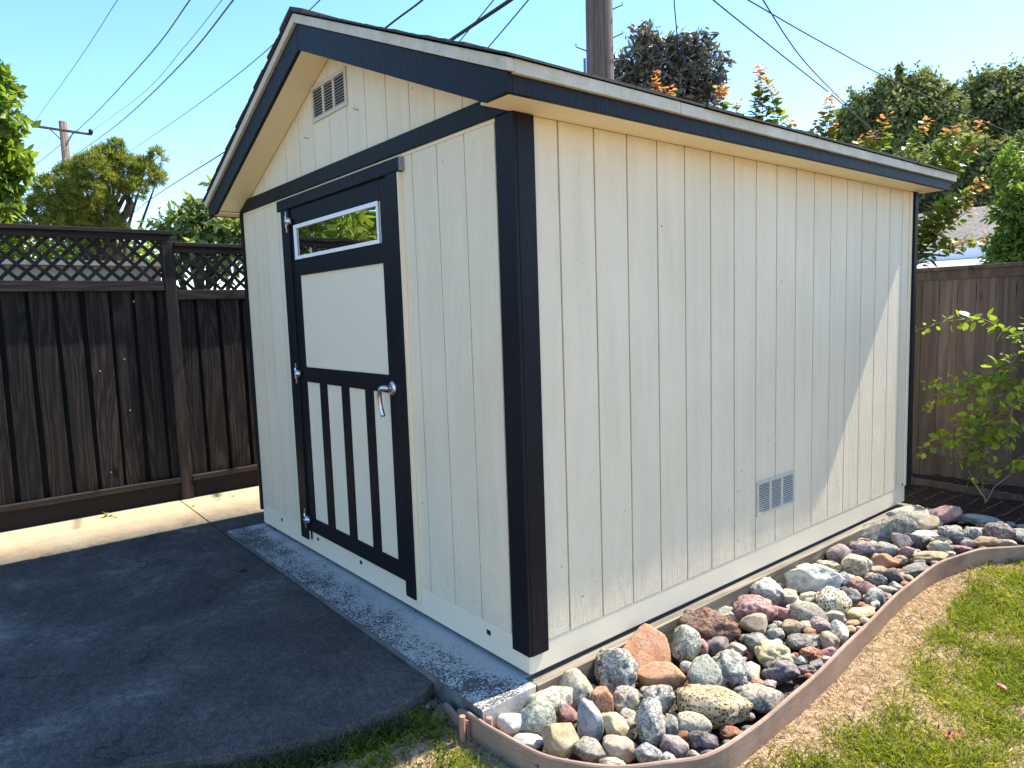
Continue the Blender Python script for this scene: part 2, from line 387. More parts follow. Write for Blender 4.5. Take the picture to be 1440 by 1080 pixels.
def crown(name, clumps, n, size, mat, parent, aspect=.5, shell=.55, up=.3, tint=False):
    """clumps: (x,y,z,rx,ry,rz)"""
    cl = np.array(clumps, float); wgt = (cl[:, 3]*cl[:, 4]*cl[:, 5])**(2/3); idx = rng.choice(len(cl), n, p=wgt/wgt.sum())
    d = rdir(n); r = shell+(1-shell)*rng.random(n)**.6
    # lumpy radius: small lobes so that the outline is uneven
    lob = 1+.16*np.sin(d[:, 0]*7+idx*2.1)*np.cos(d[:, 1]*6+idx)+.12*np.sin(d[:, 2]*9+idx*1.7)+.10*rng.normal(size=n)
    C = cl[idx, :3]+d*cl[idx, 3:6]*(r*lob)[:, None]
    ns = int(n*.22); ncl = len(cl); sd = unit(rdir(ncl*9)+np.array([0, 0, .35])).reshape(ncl, 9, 3)   # sprigs that stick out of the crown
    pick = rng.integers(0, 9, ns); dd = sd[idx[:ns], pick]; rr = .8+.55*rng.random(ns)
    C[:ns] = cl[idx[:ns], :3]+dd*cl[idx[:ns], 3:6]*rr[:, None]+rdir(ns)*size*.55
    D = unit(d*.5+rdir(n)*.9+np.array([0, 0, -.25])); N = unit(d*.6+rdir(n)*.6+np.array([0, 0, up]))
    L = size*(.6+.8*rng.random(n)); V, F = leaves(C, D, N, L, L*aspect)
    return np_mesh(name, V, F, mat, parent)
def grow_clumps(cx, cy, cz, rx, ry, rz, k, rr, seed):
    g = np.random.default_rng(seed); out = []
    for i in range(k):
        d = unit(g.normal(size=3)); q = .35+.6*g.random()
        s = rr*(.7+.6*g.random()); out.append((cx+d[0]*rx*q, cy+d[1]*ry*q, cz+d[2]*rz*q, s, s, s*.8))
    return out
def trunk(parent, base, top, r0, limbs, name='trunk', mat=None):
    m = MB(); b = Vector(base); t = Vector(top); pts = []
    for i in range(7):
        f = i/6; p = b.lerp(t, f)+Vector((math.sin(f*5+b.x)*.05, math.cos(f*4+b.y)*.05, 0))*r0*6*f; pts.append(p)
    m.tube(pts, [r0*(1-.6*i/6) for i in range(7)], 10)
    for c in limbs:
        c = Vector(c[:3]); f = random.uniform(.45, .95); s = b.lerp(t, f); mid = s.lerp(c, .5)+Vector((0, 0, .12*(c-s).length))
        m.tube([s, s.lerp(mid, .5), mid, mid.lerp(c, .6), c], [r0*.42, r0*.34, r0*.25, r0*.16, r0*.06], 7)
    return m.build(name, mat or BARK, parent)

# ------------------------------------------------------------------ ground
GZ = -.15
def ground_sheet(name, pts, z, mat, th=None):
    m = MB(); b = len(m.v); m.v += [(x, y, z) for x, y in pts]; m.f.append(tuple(range(b, b+len(pts)))); m.sm.append(False)
    o = m.build(name, mat); return tag(o, kind='structure')
FIELD = m_soil('dry_ground', (.12, .10, .06), (.22, .18, .11), 8, .02)
MULCH = m_soil('dark_bark_soil', (.012, .008, .006), (.085, .055, .04), 42, .03)
THATCHM = m_soil('dry_thatch_ground', (.26, .175, .105), (.54, .38, .24), 30, .005)
ground_sheet('ground', [(-400, -400), (400, -400), (400, 600), (-400, 600)], -.18, FIELD)
EDT = [(-.069, -.313), (.031, -.298), (.149, -.293), (.34, -.255), (.49, -.185), (.618, -.057), (.70, .07), (.745, .22), (.745, .436), (.738, .69), (.718, .975), (.678, 1.35), (.630, 1.747), (.595, 2.136), (.588, 2.538), (.624, 2.83), (.691, 3.057), (.824, 3.281), (1.05, 3.52), (1.4, 3.78), (1.9, 4.0)]
def smooth_curve(P, per=6):
    out = []
    for i in range(len(P)-1):
        p0 = np.array(P[max(i-1, 0)]); p1 = np.array(P[i]); p2 = np.array(P[i+1]); p3 = np.array(P[min(i+2, len(P)-1)])
        for k in range(per):
            t = k/per; out.append(.5*((2*p1)+(-p0+p2)*t+(2*p0-5*p1+4*p2-p3)*t*t+(-p0+3*p1-3*p2+p3)*t**3))
    out.append(np.array(P[-1])); return np.array(out)
EC = smooth_curve(EDT)
def gz(x, y):
    t = min(1, max(0, (.12-x)/.3)); return GZ+.045*t*t*(3-2*t)
def lumpy_sheet(name, x0, x1, y0, y1, step, zf, mat, keep=None):
    xs = np.arange(x0, x1+1e-6, step); ys = np.arange(y0, y1+1e-6, step)
    V = [(x, y, zf(x, y)) for y in ys for x in xs]; nx = len(xs)
    F = [(j*nx+i, j*nx+i+1, (j+1)*nx+i+1, (j+1)*nx+i) for j in range(len(ys)-1) for i in range(nx-1) if keep is None or keep(xs[i]+step/2, ys[j]+step/2)]
    o = np_mesh(name, np.array(V), [np.array(F)], mat, smooth=True); return tag(o, kind='structure')
def edge_x(y):   # x of the edging at row y (its outer, right-hand branch)
    sel = EC[45:]; return np.interp(y, sel[:, 1], sel[:, 0])
lumpy_sheet('lawn_ground', -1.2, 5.0, -3.0, 5.4, .05, lambda x, y: gz(x, y)+.010*noise.noise(Vector((x*4, y*4, 0)))+.004*noise.noise(Vector((x*17, y*17, 3))), THATCHM,
            keep=lambda x, y: not ((-.31 < y < 3.6 and x < edge_x(max(y, .2))-.03 and not (y < .1 and x > .55))) and not (x < -.45 and y > -.25) and not (y > 3.55 and x < np.interp(y, EC[:, 1], EC[:, 0])) and not (y > 4.0 and x < 1.9+(y-4)*2))
lumpy_sheet('garden_soil', -4.5, 5.2, 3.0, 6.2, .06, lambda x, y: -.125+.022*noise.noise(Vector((x*6, y*6, 0)))+.012*noise.noise(Vector((x*19, y*19, 3)))+max(0, min(.05, (y-4.3)*.08)), MULCH,
            keep=lambda x, y: x < float(edge_x(y))-.01 or y > 3.97)
BEDM = m_soil('dusty_bed_soil', (.05, .038, .028), (.16, .125, .09), 50, .02)
lumpy_sheet('rock_bed_soil', -.02, 1.2, -.36, 3.9, .05, lambda x, y: -.135+.012*noise.noise(Vector((x*9, y*9, 5))), BEDM,
            keep=lambda x, y: (x < edge_x(max(y, .2))-.02 and not (y < .05 and x > .5)) and not (y < -.27))
# concrete pad on the left
pad = [(-5.2, -9)]+[(-1.6, -9), (-1.1, -2.6), (-.78, -1.75), (-.503, -1.288), (-.373, -1.064), (-.290, -.868), (-.25, -.65), (-.236, -.484), (-.262, -.34), (-.30, -.27), (-3.02, -.27), (-5.2, -.235)]
pm = MB(); pm.prism(pad, 'z', -.16, -.042); pm.prism([(-3.028, -.262), (-3.028, 3.5), (-5.2, 3.5), (-5.2, -.227)], 'z', -.16, -.042); tag(pm.build('concrete_pad', m_concrete('stained_sun_and_shade_pad_concrete', 'pad'), bevel=.004), kind='structure')
# slab lip under the shed
sm_ = MB()
STRIPM = m_concrete('lichen_spotted_concrete', 'strip')
sm_.prism([(-1.962, -.262), (.045, -.285), (.045, -.012), (-.03, -.010), (-.03, 3.66), (-1.955, 3.66)], 'z', -.17, -.018)
sm_.prism([(-3.02, -.262), (-1.972, -.262), (-1.965, 3.66), (-3.02, 3.66)], 'z', -.17, -.018)
tag(sm_.build('concrete_slab_lip', STRIPM, bevel=.004), kind='structure')

# ------------------------------------------------------------------ the shed
W, L = 2.975, 3.619
shed = thing('garden_shed', (-W/2, L/2, 0), 'cream garden shed with blue-black trim, gable roof and one door', 'shed')
SL = .413
def under(x): return 2.846-SL*abs(x+W/2)        # rake soffit height
# side wall planks (grooves every 8 in)
S8 = .2032
m = MB(); y0 = .0
ys = [0.0]+[.0197+S8*(i+1) for i in range(17)]+[L]
for a, b in zip(ys[:-1], ys[1:]):
    g = .0045; m.prism([(a+(g if a > 0 else 0), .122), (b-(g if b < L else 0), .122), (b-(g if b < L else 0), 2.216), (a+(g if a > 0 else 0), 2.216)], 'x', -.012, .004)
m.build('side_siding', SID, shed, bevel=.0015)
b = MB(); b.box(-.05, -.006, .006, L-.006, .01, 2.215)
b.build('side_wall_backing', GROOVE, shed)
# front wall planks
m = MB(); xs = [0.0]+[-(.3158+S8*i)-0 for i in range(-1, 14)]+[-W]
xs = sorted(set([x for x in xs if -W+.02 < x < -.02]+[0.0, -W]))
for a, b_ in zip(xs[:-1], xs[1:]):
    g = .0028; a2 = a+(g if a > -W else 0); b2 = b_-(g if b_ < 0 else 0)
    poly = [(a2, .14), (b2, .14), (b2, min(under(b2), 9)), ((-W/2), under(-W/2)) if a2 < -W/2 < b2 else None, (a2, under(a2))]
    m.prism([p for p in poly if p], 'y', -.004, .012)
m.build('front_siding', SID, shed, bevel=.001)
b = MB(); b.prism([(-W+.006, .01), (-.052, .01), (-.052, under(-.052)), (-W/2, under(-W/2)), (-W+.006, under(-W))], 'y', .0055, .05)
b.build('front_wall_backing', GROOVE, shed)
b = MB(); b.box(-W, -W+.05, .052, L, .01, 2.2); b.box(-W+.052, -.052, L-.05, L, .01, 2.2); b.prism([(-W, 2.202), (0, 2.202), (-W/2, 2.82)], 'y', L-.05, L); b.build('rear_wall', SID, shed)
# base boards
m = MB(); m.box(-W, -.0, -.0035, .005, .004, .139); m.build('front_base_board', CREAM, shed, bevel=.002)
m = MB(); m.box(-.0055, .0025, .0052, L+.001, .004, .121); m.build('side_base_board', CREAM, shed, bevel=.002)
for x, z in [(-.272, .09), (-1.454, .095), (-2.03, .095), (-2.62, .094)]:
    m = MB(); m.box(x-.014, x+.014, -.0052, .0, z-.011, z+.011); m.build('bolt_slot', BLACKHOLE, shed, bevel=.002)
m = MB(); m.box(.0, .0045, L-.05, L-.03, .125, .145); m.build('bolt_slot', BLACKHOLE, shed)
# corner trims
m = MB(); m.box(-.090, .0195, -.0205, -.0045, .088, 2.2155); m.build('corner_trim', TRIM, shed, bevel=.003)
m = MB(); m.box(.0048, .020, -.004, .085, .086, 2.214); m.build('corner_trim', TRIM, shed, bevel=.003)
m = MB(); m.box(-W-.02, -W+.012, -.0205, -.0045, .10, 2.2155); m.build('corner_trim', TRIM, shed, bevel=.003)
m = MB(); m.box(.0048, .014, L-.035, L-.002, .125, 2.213); m.build('far_corner_board', CREAM, shed, bevel=.002)
m = MB(); m.box(-.06, .030, L+.0015, L+.050, .09, 2.212); m.build('corner_trim', TRIM, shed, bevel=.003)
# belt board
m = MB(); xe = (2.846-2.297)/SL
m.prism([(-W-.019, 2.217), (.017, 2.217), (.017, 2.228), (-W/2+xe, 2.297), (-W/2-xe, 2.297), (-W-.019, 2.228)], 'y', -.022, -.0045); m.build('belt_board', TRIM, shed, bevel=.003)
m = MB(); m.box(-W+.05, -.09, -.010, -.0045, 2.203, 2.2165); m.build('belt_flashing', CREAM, shed)
# eave geometry
EX = .186; FY = -.177; ZB = 2.213; RY = L+.177
def rake(yf, yb, name):
    m = MB(); xb = (2.846-ZB)/SL   # where the lower edge meets ZB
    top = lambda x: 2.975-.4155*abs(x+W/2)
    m.prism([(-W/2, 2.846), (-W/2, 2.975), (EX, top(EX)), (EX, ZB), (-W/2+xb, ZB)], 'y', yf, yb); m.build('rake_board', TRIM, shed, bevel=.002)
    m = MB(); m.prism([(-W/2-.0006, 2.846), (-W/2-.0006, 2.975), (-W-EX, top(EX)), (-W-EX, ZB), (-W/2-xb, ZB)], 'y', yf, yb); m.build('rake_board', TRIM, shed, bevel=.002)
rake(FY, FY+.02, 'f'); rake(RY-.02, RY, 'b')
for x0, x1 in ((EX-.02, EX), (-W-EX, -W-EX+.02)):
    m = MB(); m.box(x0, x1, FY+.0205, RY-.0205, ZB, 2.281); m.build('fascia_board', TRIM, shed, bevel=.002)
m = MB(); m.box(.0045, EX-.0205, FY+.021, RY-.021, ZB+.004, ZB+.012); m.build('eave_soffit', SOFF, shed)
m = MB(); m.box(-W-EX+.0205, -W-.0045, FY+.021, RY-.021, ZB+.004, ZB+.012); m.build('eave_soffit', SOFF, shed)
for ya, yb in ((FY+.0205, -.0046), (L+.001, RY-.0205)):
    for sg in (1, -1):
        m = MB(); xo = -W/2
        x1 = xo+sg*((2.846-ZB-.014)/SL)
        m.prism([(xo, 2.848), (x1, 2.848-SL*abs(x1-xo)), (x1, 2.86-SL*abs(x1-xo)), (xo, 2.86)], 'y', ya, yb); m.build('rake_soffit', SOFF, shed)
# joint line on the soffit return
# pale drip edge
def dtop(x): return 3.024-.4155*abs(x+W/2)
for sg, xe_ in ((1, EX+.018), (-1, -W-EX-.018)):
    m = MB(); xo = -W/2+(0 if sg > 0 else -.0005)
    zl = dtop(xe_); m.prism([(xo, 2.977), (xo, 3.022), (xe_, zl-.002), (xe_, zl-.044), (-W/2+sg*(W/2+EX), 2.977-.4155*(W/2+EX))], 'y', FY-.016, FY+.018); m.build('drip_edge', DRIP, shed, bevel=.003)
    m = MB(); x0, x1 = sorted((xe_, xe_-sg*.03)); zt = dtop(xe_)
    m.prism([(x1 if sg > 0 else x0, zt-.046), (x1 if sg > 0 else x0, zt), (x0 if sg > 0 else x1, zt+.012), (x0 if sg > 0 else x1, zt-.046)], 'y', FY+.0186, FY+.92); 
    m.prism([(x1 if sg > 0 else x0, zt-.047), (x1 if sg > 0 else x0, zt-.001), (x0 if sg > 0 else x1, zt+.011), (x0 if sg > 0 else x1, zt-.047)], 'y', FY+.924, RY+.05)
    m.build('eave_drip_edge', DRIP, shed, bevel=.002)
# roof deck and shingle courses
m = MB()
for sg in (1, -1):
    xa = -W/2; xb_ = -W/2+sg*(W/2+EX+.006)
    off = .0006*sg
    m.prism([(xa+off, 3.012), (xb_, dtop(xb_)-.018), (xb_, dtop(xb_)-.036), (xa+off, 2.99)], 'y', FY+.021, RY+.03)
m.build('roof_deck', GROOVE, shed)
m = MB(); SC = math.hypot(1, .4155)
for sg in (1, -1):
    nrow = 15; tot = W/2+EX+.03
    for i in range(nrow):
        xa = tot-i*tot/nrow; xb_ = xa-tot/nrow*1.35
        if xb_ < 0: xb_ = 0
        lift = .004
        y = FY-.024-random.uniform(0, .012)
        while y < RY+.05:
            wd = random.uniform(.14, .34); y2 = min(y+wd, RY+.06); j = random.uniform(-.006, .006); tk = random.uniform(.008, .014)
            def zz(x, up): return 3.028-.4155*x+up
            xf = xa+j
            X = lambda x: -W/2+sg*x
            c = [(X(xb_), y, zz(xb_, .001)), (X(xf), y, zz(xf, .002)), (X(xf), y2-.004, zz(xf, .002)), (X(xb_), y2-.004, zz(xb_, .001)),
                 (X(xb_), y, zz(xb_, .004)), (X(xf), y, zz(xf, .002+tk)), (X(xf), y2-.004, zz(xf, .002+tk)), (X(xb_), y2-.004, zz(xb_, .004))]
            m.quadbox(c); y = y2
y = FY-.03
while y < RY:
    y2 = min(y+.26, RY+.06)
    for sg in (1, -1):
        m.quadbox([(-W/2, y, 3.036), (-W/2+sg*.15, y, 3.036-.0623), (-W/2+sg*.15, y2, 2.974), (-W/2, y2, 3.036), (-W/2, y, 3.052), (-W/2+sg*.15, y, 2.992), (-W/2+sg*.15, y2, 2.988), (-W/2, y2, 3.046)])
    y = y2
m.build('roof_shingles', SHIN, shed)
# vents
def vent(axis, a0, a1, z0, z1, ncol, nl, lab, skewtop=0):
    """louvred vent on front wall (axis 'y') or side wall (axis 'x')"""
    fr = MB(); bk = MB(); lv = MB(); d = .014
    def bx(mb, u0, u1, p0, p1, q0, q1):   # u along wall, p outwards from the wall, q up
        if axis == 'y': mb.box(u0, u1, -p1, -p0, q0, q1)
        else: mb.box(p0, p1, u0, u1, q0, q1)
    bx(bk, a0+.012, a1-.012, .0045, .006, z0+.012, z1-.012)
    bo = .022 if axis == 'y' else .016
    bx(fr, a0, a1, .0042, d, z0, z0+bo); bx(fr, a0, a1, .0042, d, z1-bo, z1)
    bx(fr, a0, a0+bo, .0044, d-.0005, z0+bo, z1-bo); bx(fr, a1-bo, a1, .0044, d-.0005, z0+bo, z1-bo)
    cw = (a1-a0-2*bo)/ncol
    for c in range(1, ncol): bx(fr, a0+bo+c*cw-.010, a0+bo+c*cw+.010, .0044, d-.001, z0+bo, z1-bo)
    for c in range(ncol):
        u0 = a0+bo+c*cw+(.011 if c else 0); u1 = a0+bo+(c+1)*cw-(.011 if c < ncol-1 else 0)
        for k in range(nl):
            q = z0+bo+(k+.5)*(z1-z0-2*bo)/nl; hh = (z1-z0-2*bo)/nl*.12
            if axis == 'y': pts = [(-.0065, q+hh+.001), (-.0065, q+hh-.0015), (-.0125, q-hh-.0015), (-.0125, q-hh+.001)]; lv.prism(pts, 'x', u0, u1)
            else:
                k0 = len(lv.v); lv.quadbox([(.0125, u0, q-hh-.0015), (.0065, u0, q+hh-.0015), (.0065, u1, q+hh-.0015), (.0125, u1, q-hh-.0015), (.0125, u0, q-hh+.001), (.0065, u0, q+hh+.001), (.0065, u1, q+hh+.001), (.0125, u1, q-hh+.001)])
    f = fr.build('vent', VENTM, shed, bevel=.0015); f['label'] = lab
    lv.build('louvre_slats', VENTM, f); bk.build('dark_opening', BLACKHOLE, f)
VENTM = m_plain_paint('vent_paint', (.60, .54, .44), .08, .2, .45)
vent('y', -1.728, -1.305, 2.555, 2.747, 3, 10, 'wide louvred vent high in the gable')
vent('x', 1.650, 2.045, .308, .503, 3, 13, 'pale louvred vent low on the side wall')
for x, z in [(-1.2, 2.506), (-1.811, 2.494)]:
    m = MB(); m.tube([(x, -.004, z), (x, -.028, z+.001), (x+.006, -.034, z+.004)], .0024, 6); m.build('hook_nail', GREYM, shed)
# door
door = MB(); DZ0, DZ1 = .137, 2.133; DX0, DX1 = -2.103, -.922
def frame_boards(mb, x0, x1, z0, z1): mb.box(x0, x1, -.0200, -.0045, z0, z1)
frame_boards(door, DX0, -2.018, DZ0, DZ1); frame_boards(door, -1.003, DX1, DZ0, DZ1)
frame_boards(door, -2.0175, -1.0035, 2.031, DZ1); frame_boards(door, -2.0175, -1.0035, 1.734, 1.829)
frame_boards(door, -2.0175, -1.0035, 1.091, 1.180); frame_boards(door, -2.0175, -1.0035, DZ0, .228)
for a, c in ((-1.83, -1.738), (-1.545, -1.458), (-1.266, -1.181)): frame_boards(door, a, c, .2285, 1.0905)
dr = door.build('door', TRIM, shed, bevel=.0025)
m = MB(); m.box(-2.0176, -1.0034, -.0085, -.0042, 1.1805, 1.7335); m.build('door_panel', CREAM, dr)
for a, c in ((-2.0176, -1.8302), (-1.7378, -1.5452), (-1.4578, -1.2662), (-1.1808, -1.0034)):
    m = MB(); m.box(a, c, -.0085, -.0042, .2283, 1.0907); m.build('door_panel', CREAM, dr)
m = MB()   # stop beads that catch the light along the left of every panel
for a, c, z0, z1 in ((-2.0176, -1.0034, 1.1805, 1.7335), (-2.0176, -1.8302, .2283, 1.0907), (-1.7378, -1.5452, .2283, 1.0907), (-1.4578, -1.2662, .2283, 1.0907), (-1.1808, -1.0034, .2283, 1.0907)):
    m.box(a+.0005, a+.020, -.0125, -.0086, z0+.0005, z1-.0005); m.box(a+.0205, c-.0005, -.0125, -.0086, z0+.0005, z0+.012)
m.build('panel_bead', CREAM, dr, bevel=.001)
m = MB(); wx0, wx1, wz0, wz1 = -2.052, -1.020, 1.829, 2.033
m.box(wx0, wx1, -.028, -.0203, wz0, wz0+.020); m.box(wx0, wx1, -.028, -.0203, wz1-.022, wz1); m.box(wx0, wx0+.034, -.0275, -.0203, wz0+.0202, wz1-.0222); m.box(wx1-.014, wx1, -.0275, -.0203, wz0+.0202, wz1-.0222)
m.build('window_frame', WHITE, dr, bevel=.0015)
m = MB(); m.box(-2.017, -1.0045, -.019, -.006, 1.8295, 2.0305); m.build('window_pane', GLASS, dr)
for z in (2.06, 1.14, .218):
    h = MB(); x = -2.118; h.box(x-.022, x-.006, -.0385, -.0335, z-.062, z+.062)
    h.tube([(x-.004, -.041, z-.034), (x-.004, -.041, z+.034)], .0075, 10)
    hp = h.build('hinge', METAL, dr, bevel=.001)
    q = MB(); n = 9
    pts = [(x+.004+.05*i/n, -.0275-.012*math.sin(math.pi*i/n), z) for i in range(n+1)]
    q.tube(pts, [.004+.021*math.sin(math.pi*(i+.6)/(n+1.6))**.7 for i in range(n+1)], 14); o = q.build('hinge_leaf', METAL, hp)
h = MB(); hx, hz = -.962, 1.118
h.tube([(hx, -.0200, hz), (hx, -.026, hz), (hx, -.032, hz), (hx, -.036, hz)], [.034, .036, .030, .014], 18)
hp = h.build('door_handle', METAL, dr)
q = MB(); q.tube([(hx, -.034, hz), (hx, -.058, hz+.004), (hx-.010, -.072, hz+.005), (hx-.032, -.076, hz-.002), (hx-.048, -.074, hz-.03), (hx-.052, -.070, hz-.065), (hx-.046, -.068, hz-.10), (hx-.034, -.068, hz-.13), (hx-.030, -.067, hz-.14)],
              [.013, .013, .013, .013, .0125, .0115, .011, .012, .009], 12); q.build('lever', METAL, hp)
m = MB(); m.box(-2.275, -.790, -.034, -.0045, 2.1375, 2.2005); m.build('door_header', TRIM, shed, bevel=.003)
m = MB(); m.box(-.7895, -.7865, -.0335, -.0045, 2.138, 2.200); m.build('header_end_cap', GREYM, shed)
m = MB(); m.box(-2.222, -2.1085, -.0325, -.0045, .078, 2.137); m.build('door_casing', TRIM, shed, bevel=.003)
m = MB(); m.box(-.9175, -.826, -.0325, -.0045, .071, 2.137); m.build('door_casing', TRIM, shed, bevel=.003)
m = MB(); m.box(-.8255, -.812, -.0255, -.0045, .073, 2.136); m.build('casing_return', CREAM, shed)
m = MB(); m.box(-.9215, -.9178, -.0215, -.0045, .13, 2.136); m.build('weather_strip', GREYM, shed)
m = MB(); m.box(-2.108, -2.098, -.024, -.0206, .075, .136); m.build('casing_return', CREAM, shed)

# ------------------------------------------------------------------ timber ledge, edging, stakes, sprinkler
m = MB(); m.box(-.028, .050, -.008, 3.66, -.15, -.020)
tag(m.build('timber_ledge', LEDGE, bevel=.003, loc=(.045, 1.8, -.1)), 'weathered grey timber board lying along the foot of the shed side wall', 'board')
def ribbon(curve, z0, z1, th, name, mat, lab, cat):
    n = len(curve); T = np.gradient(curve, axis=0); T = unit(T); Nn = np.stack([T[:, 1], -T[:, 0]], 1)
    V = []; F = []
    prof = [(0, 0, z0), (0, 0, z1-.005), (.25, .25, z1), (.75, .75, z1), (1, 1, z1-.005), (1, 1, z0)]
    for i in range(n):
        wob = .004*math.sin(i*.23)+.003*math.sin(i*.61)
        for a, _, z in prof:
            p = curve[i]+Nn[i]*th*(a-.5); V.append((p[0], p[1], z+wob*(1 if z > -.1 else 0)))
    k = len(prof)
    for i in range(n-1):
        for j in range(k-1): F.append((i*k+j, (i+1)*k+j, (i+1)*k+j+1, i*k+j+1))
    me = bpy.data.meshes.new(name); o0 = Vector((float(curve[n//2][0]), float(curve[n//2][1]), z0))
    F.append(tuple(range(k))); F.append(tuple(reversed(range((n-1)*k, n*k))))
    me.from_pydata([(x-o0.x, y-o0.y, z-o0.z) for x, y, z in V], [], F); me.update()
    o = link_mesh(name, me, mat, None, o0); return tag(o, lab, cat)
def m_edge():
    s = NT('sun_bleached_bender_board'); v = s.coord()
    n = s.noise(v, 5, 5, .65); f = s.noise(s.coord((1, 1, 9)), 14, 5, .7)
    c = s.mix(s.ramp(n, [(.3, 0), (.7, 1)]), (.20, .125, .092), (.36, .24, .175)); c = s.mix(s.ramp(f, [(.5, 0), (.72, .55)]), c, (.46, .34, .26))
    return s.fin(c, .55, s.bump(s.math('ADD', f, n), .5, .003), spec=.4)
ribbon(EC, -.19, -.045, .017, 'garden_edging', m_edge(), 'brown bender board edging curving between the rocks and the lawn', 'edging')
c2 = smooth_curve([(-.165, -.312), (-.12, -.318), (-.06, -.324), (.005, -.322)], 4)
ribbon(c2, -.19, -.062, .015, 'garden_edging', EDGE, 'short offcut of brown edging board butted against the slab corner in shade', 'edging')
m = MB(); m.tube([(.0, -.347, -.19), (.0, -.347, -.10), (.002, -.346, -.030)], .012, 12); tag(m.build('round_stake', m_plain_paint('terracotta_stake', (.42, .20, .13), .2, .5, .7), loc=(0, -.345, -.15), bevel=.002), 'round brown stake standing on the lawn side of the edging end', 'stake')
m = MB(); m.tube([(.065, -.268, -.19), (.065, -.268, -.10), (.065, -.267, -.040)], .013, 12); tag(m.build('round_stake', m_plain_paint('faded_stake', (.40, .20, .15), .2, .5, .7), loc=(.06, -.268, -.15), bevel=.002), 'round brown stake standing on the rock side of the edging end', 'stake')
sp = thing('sprinkler_head', (-.217, -.33, -.105), 'small black round sprinkler head sunk in the shaded grass by the slab', 'sprinkler')
m = MB(); m.tube([(-.217, -.36, -.14), (-.217, -.36, -.093), (-.217, -.36, -.087)], [.024, .024, .020], 18); m.build('body', BLACKM, sp)
m = MB(); m.tube([(-.217, -.36, -.087), (-.217, -.36, -.081)], [.010, .009], 12); m.build('nozzle', GREYM, sp)
m = MB(); q = []
for i in range(14):
    t = i/13; p = atz(752, 950, -.08)*(1-t)+atz(846, 900, -.06)*t; q.append((p[0]+.075, p[1]+.01*math.sin(t*9), -.055+.02*math.sin(t*6)))
m.tube(q, .006, 8); tag(m.build('drip_hose', BLACKM, loc=q[6]), 'thin black drip hose lying between the ledge and the first rocks', 'hose')

# ------------------------------------------------------------------ rocks
# u, v, width, height (photo px), colour, style, shape, squash, label
PAL = {
 'cream': ((.50, .43, .30), (.68, .61, .46)), 'white': ((.60, .56, .48), (.76, .73, .66)), 'green': ((.26, .29, .22), (.40, .42, .34)),
 'palegreen': ((.33, .345, .27), (.55, .55, .45)), 'grey': ((.24, .235, .21), (.55, .53, .47)), 'dgrey': ((.11, .108, .10), (.30, .29, .26)),
 'black': ((.035, .032, .034), (.12, .11, .11)), 'ochre': ((.36, .24, .115), (.52, .39, .22)), 'tan': ((.40, .29, .19), (.56, .43, .30)),
 'terra': ((.44, .18, .085), (.58, .30, .16)), 'pink': ((.34, .14, .13), (.50, .27, .25)), 'mauve': ((.27, .185, .175), (.45, .35, .33)),
 'rust': ((.27, .085, .035), (.50, .20, .09)), 'lava': ((.13, .045, .03), (.36, .13, .08)), 'blue': ((.17, .175, .19), (.38, .385, .40)), 'yellow': ((.54, .43, .20), (.66, .56, .34)),
 'gtan': ((.32, .27, .20), (.52, .46, .36)), 'purple': ((.12, .095, .10), (.26, .215, .215))}
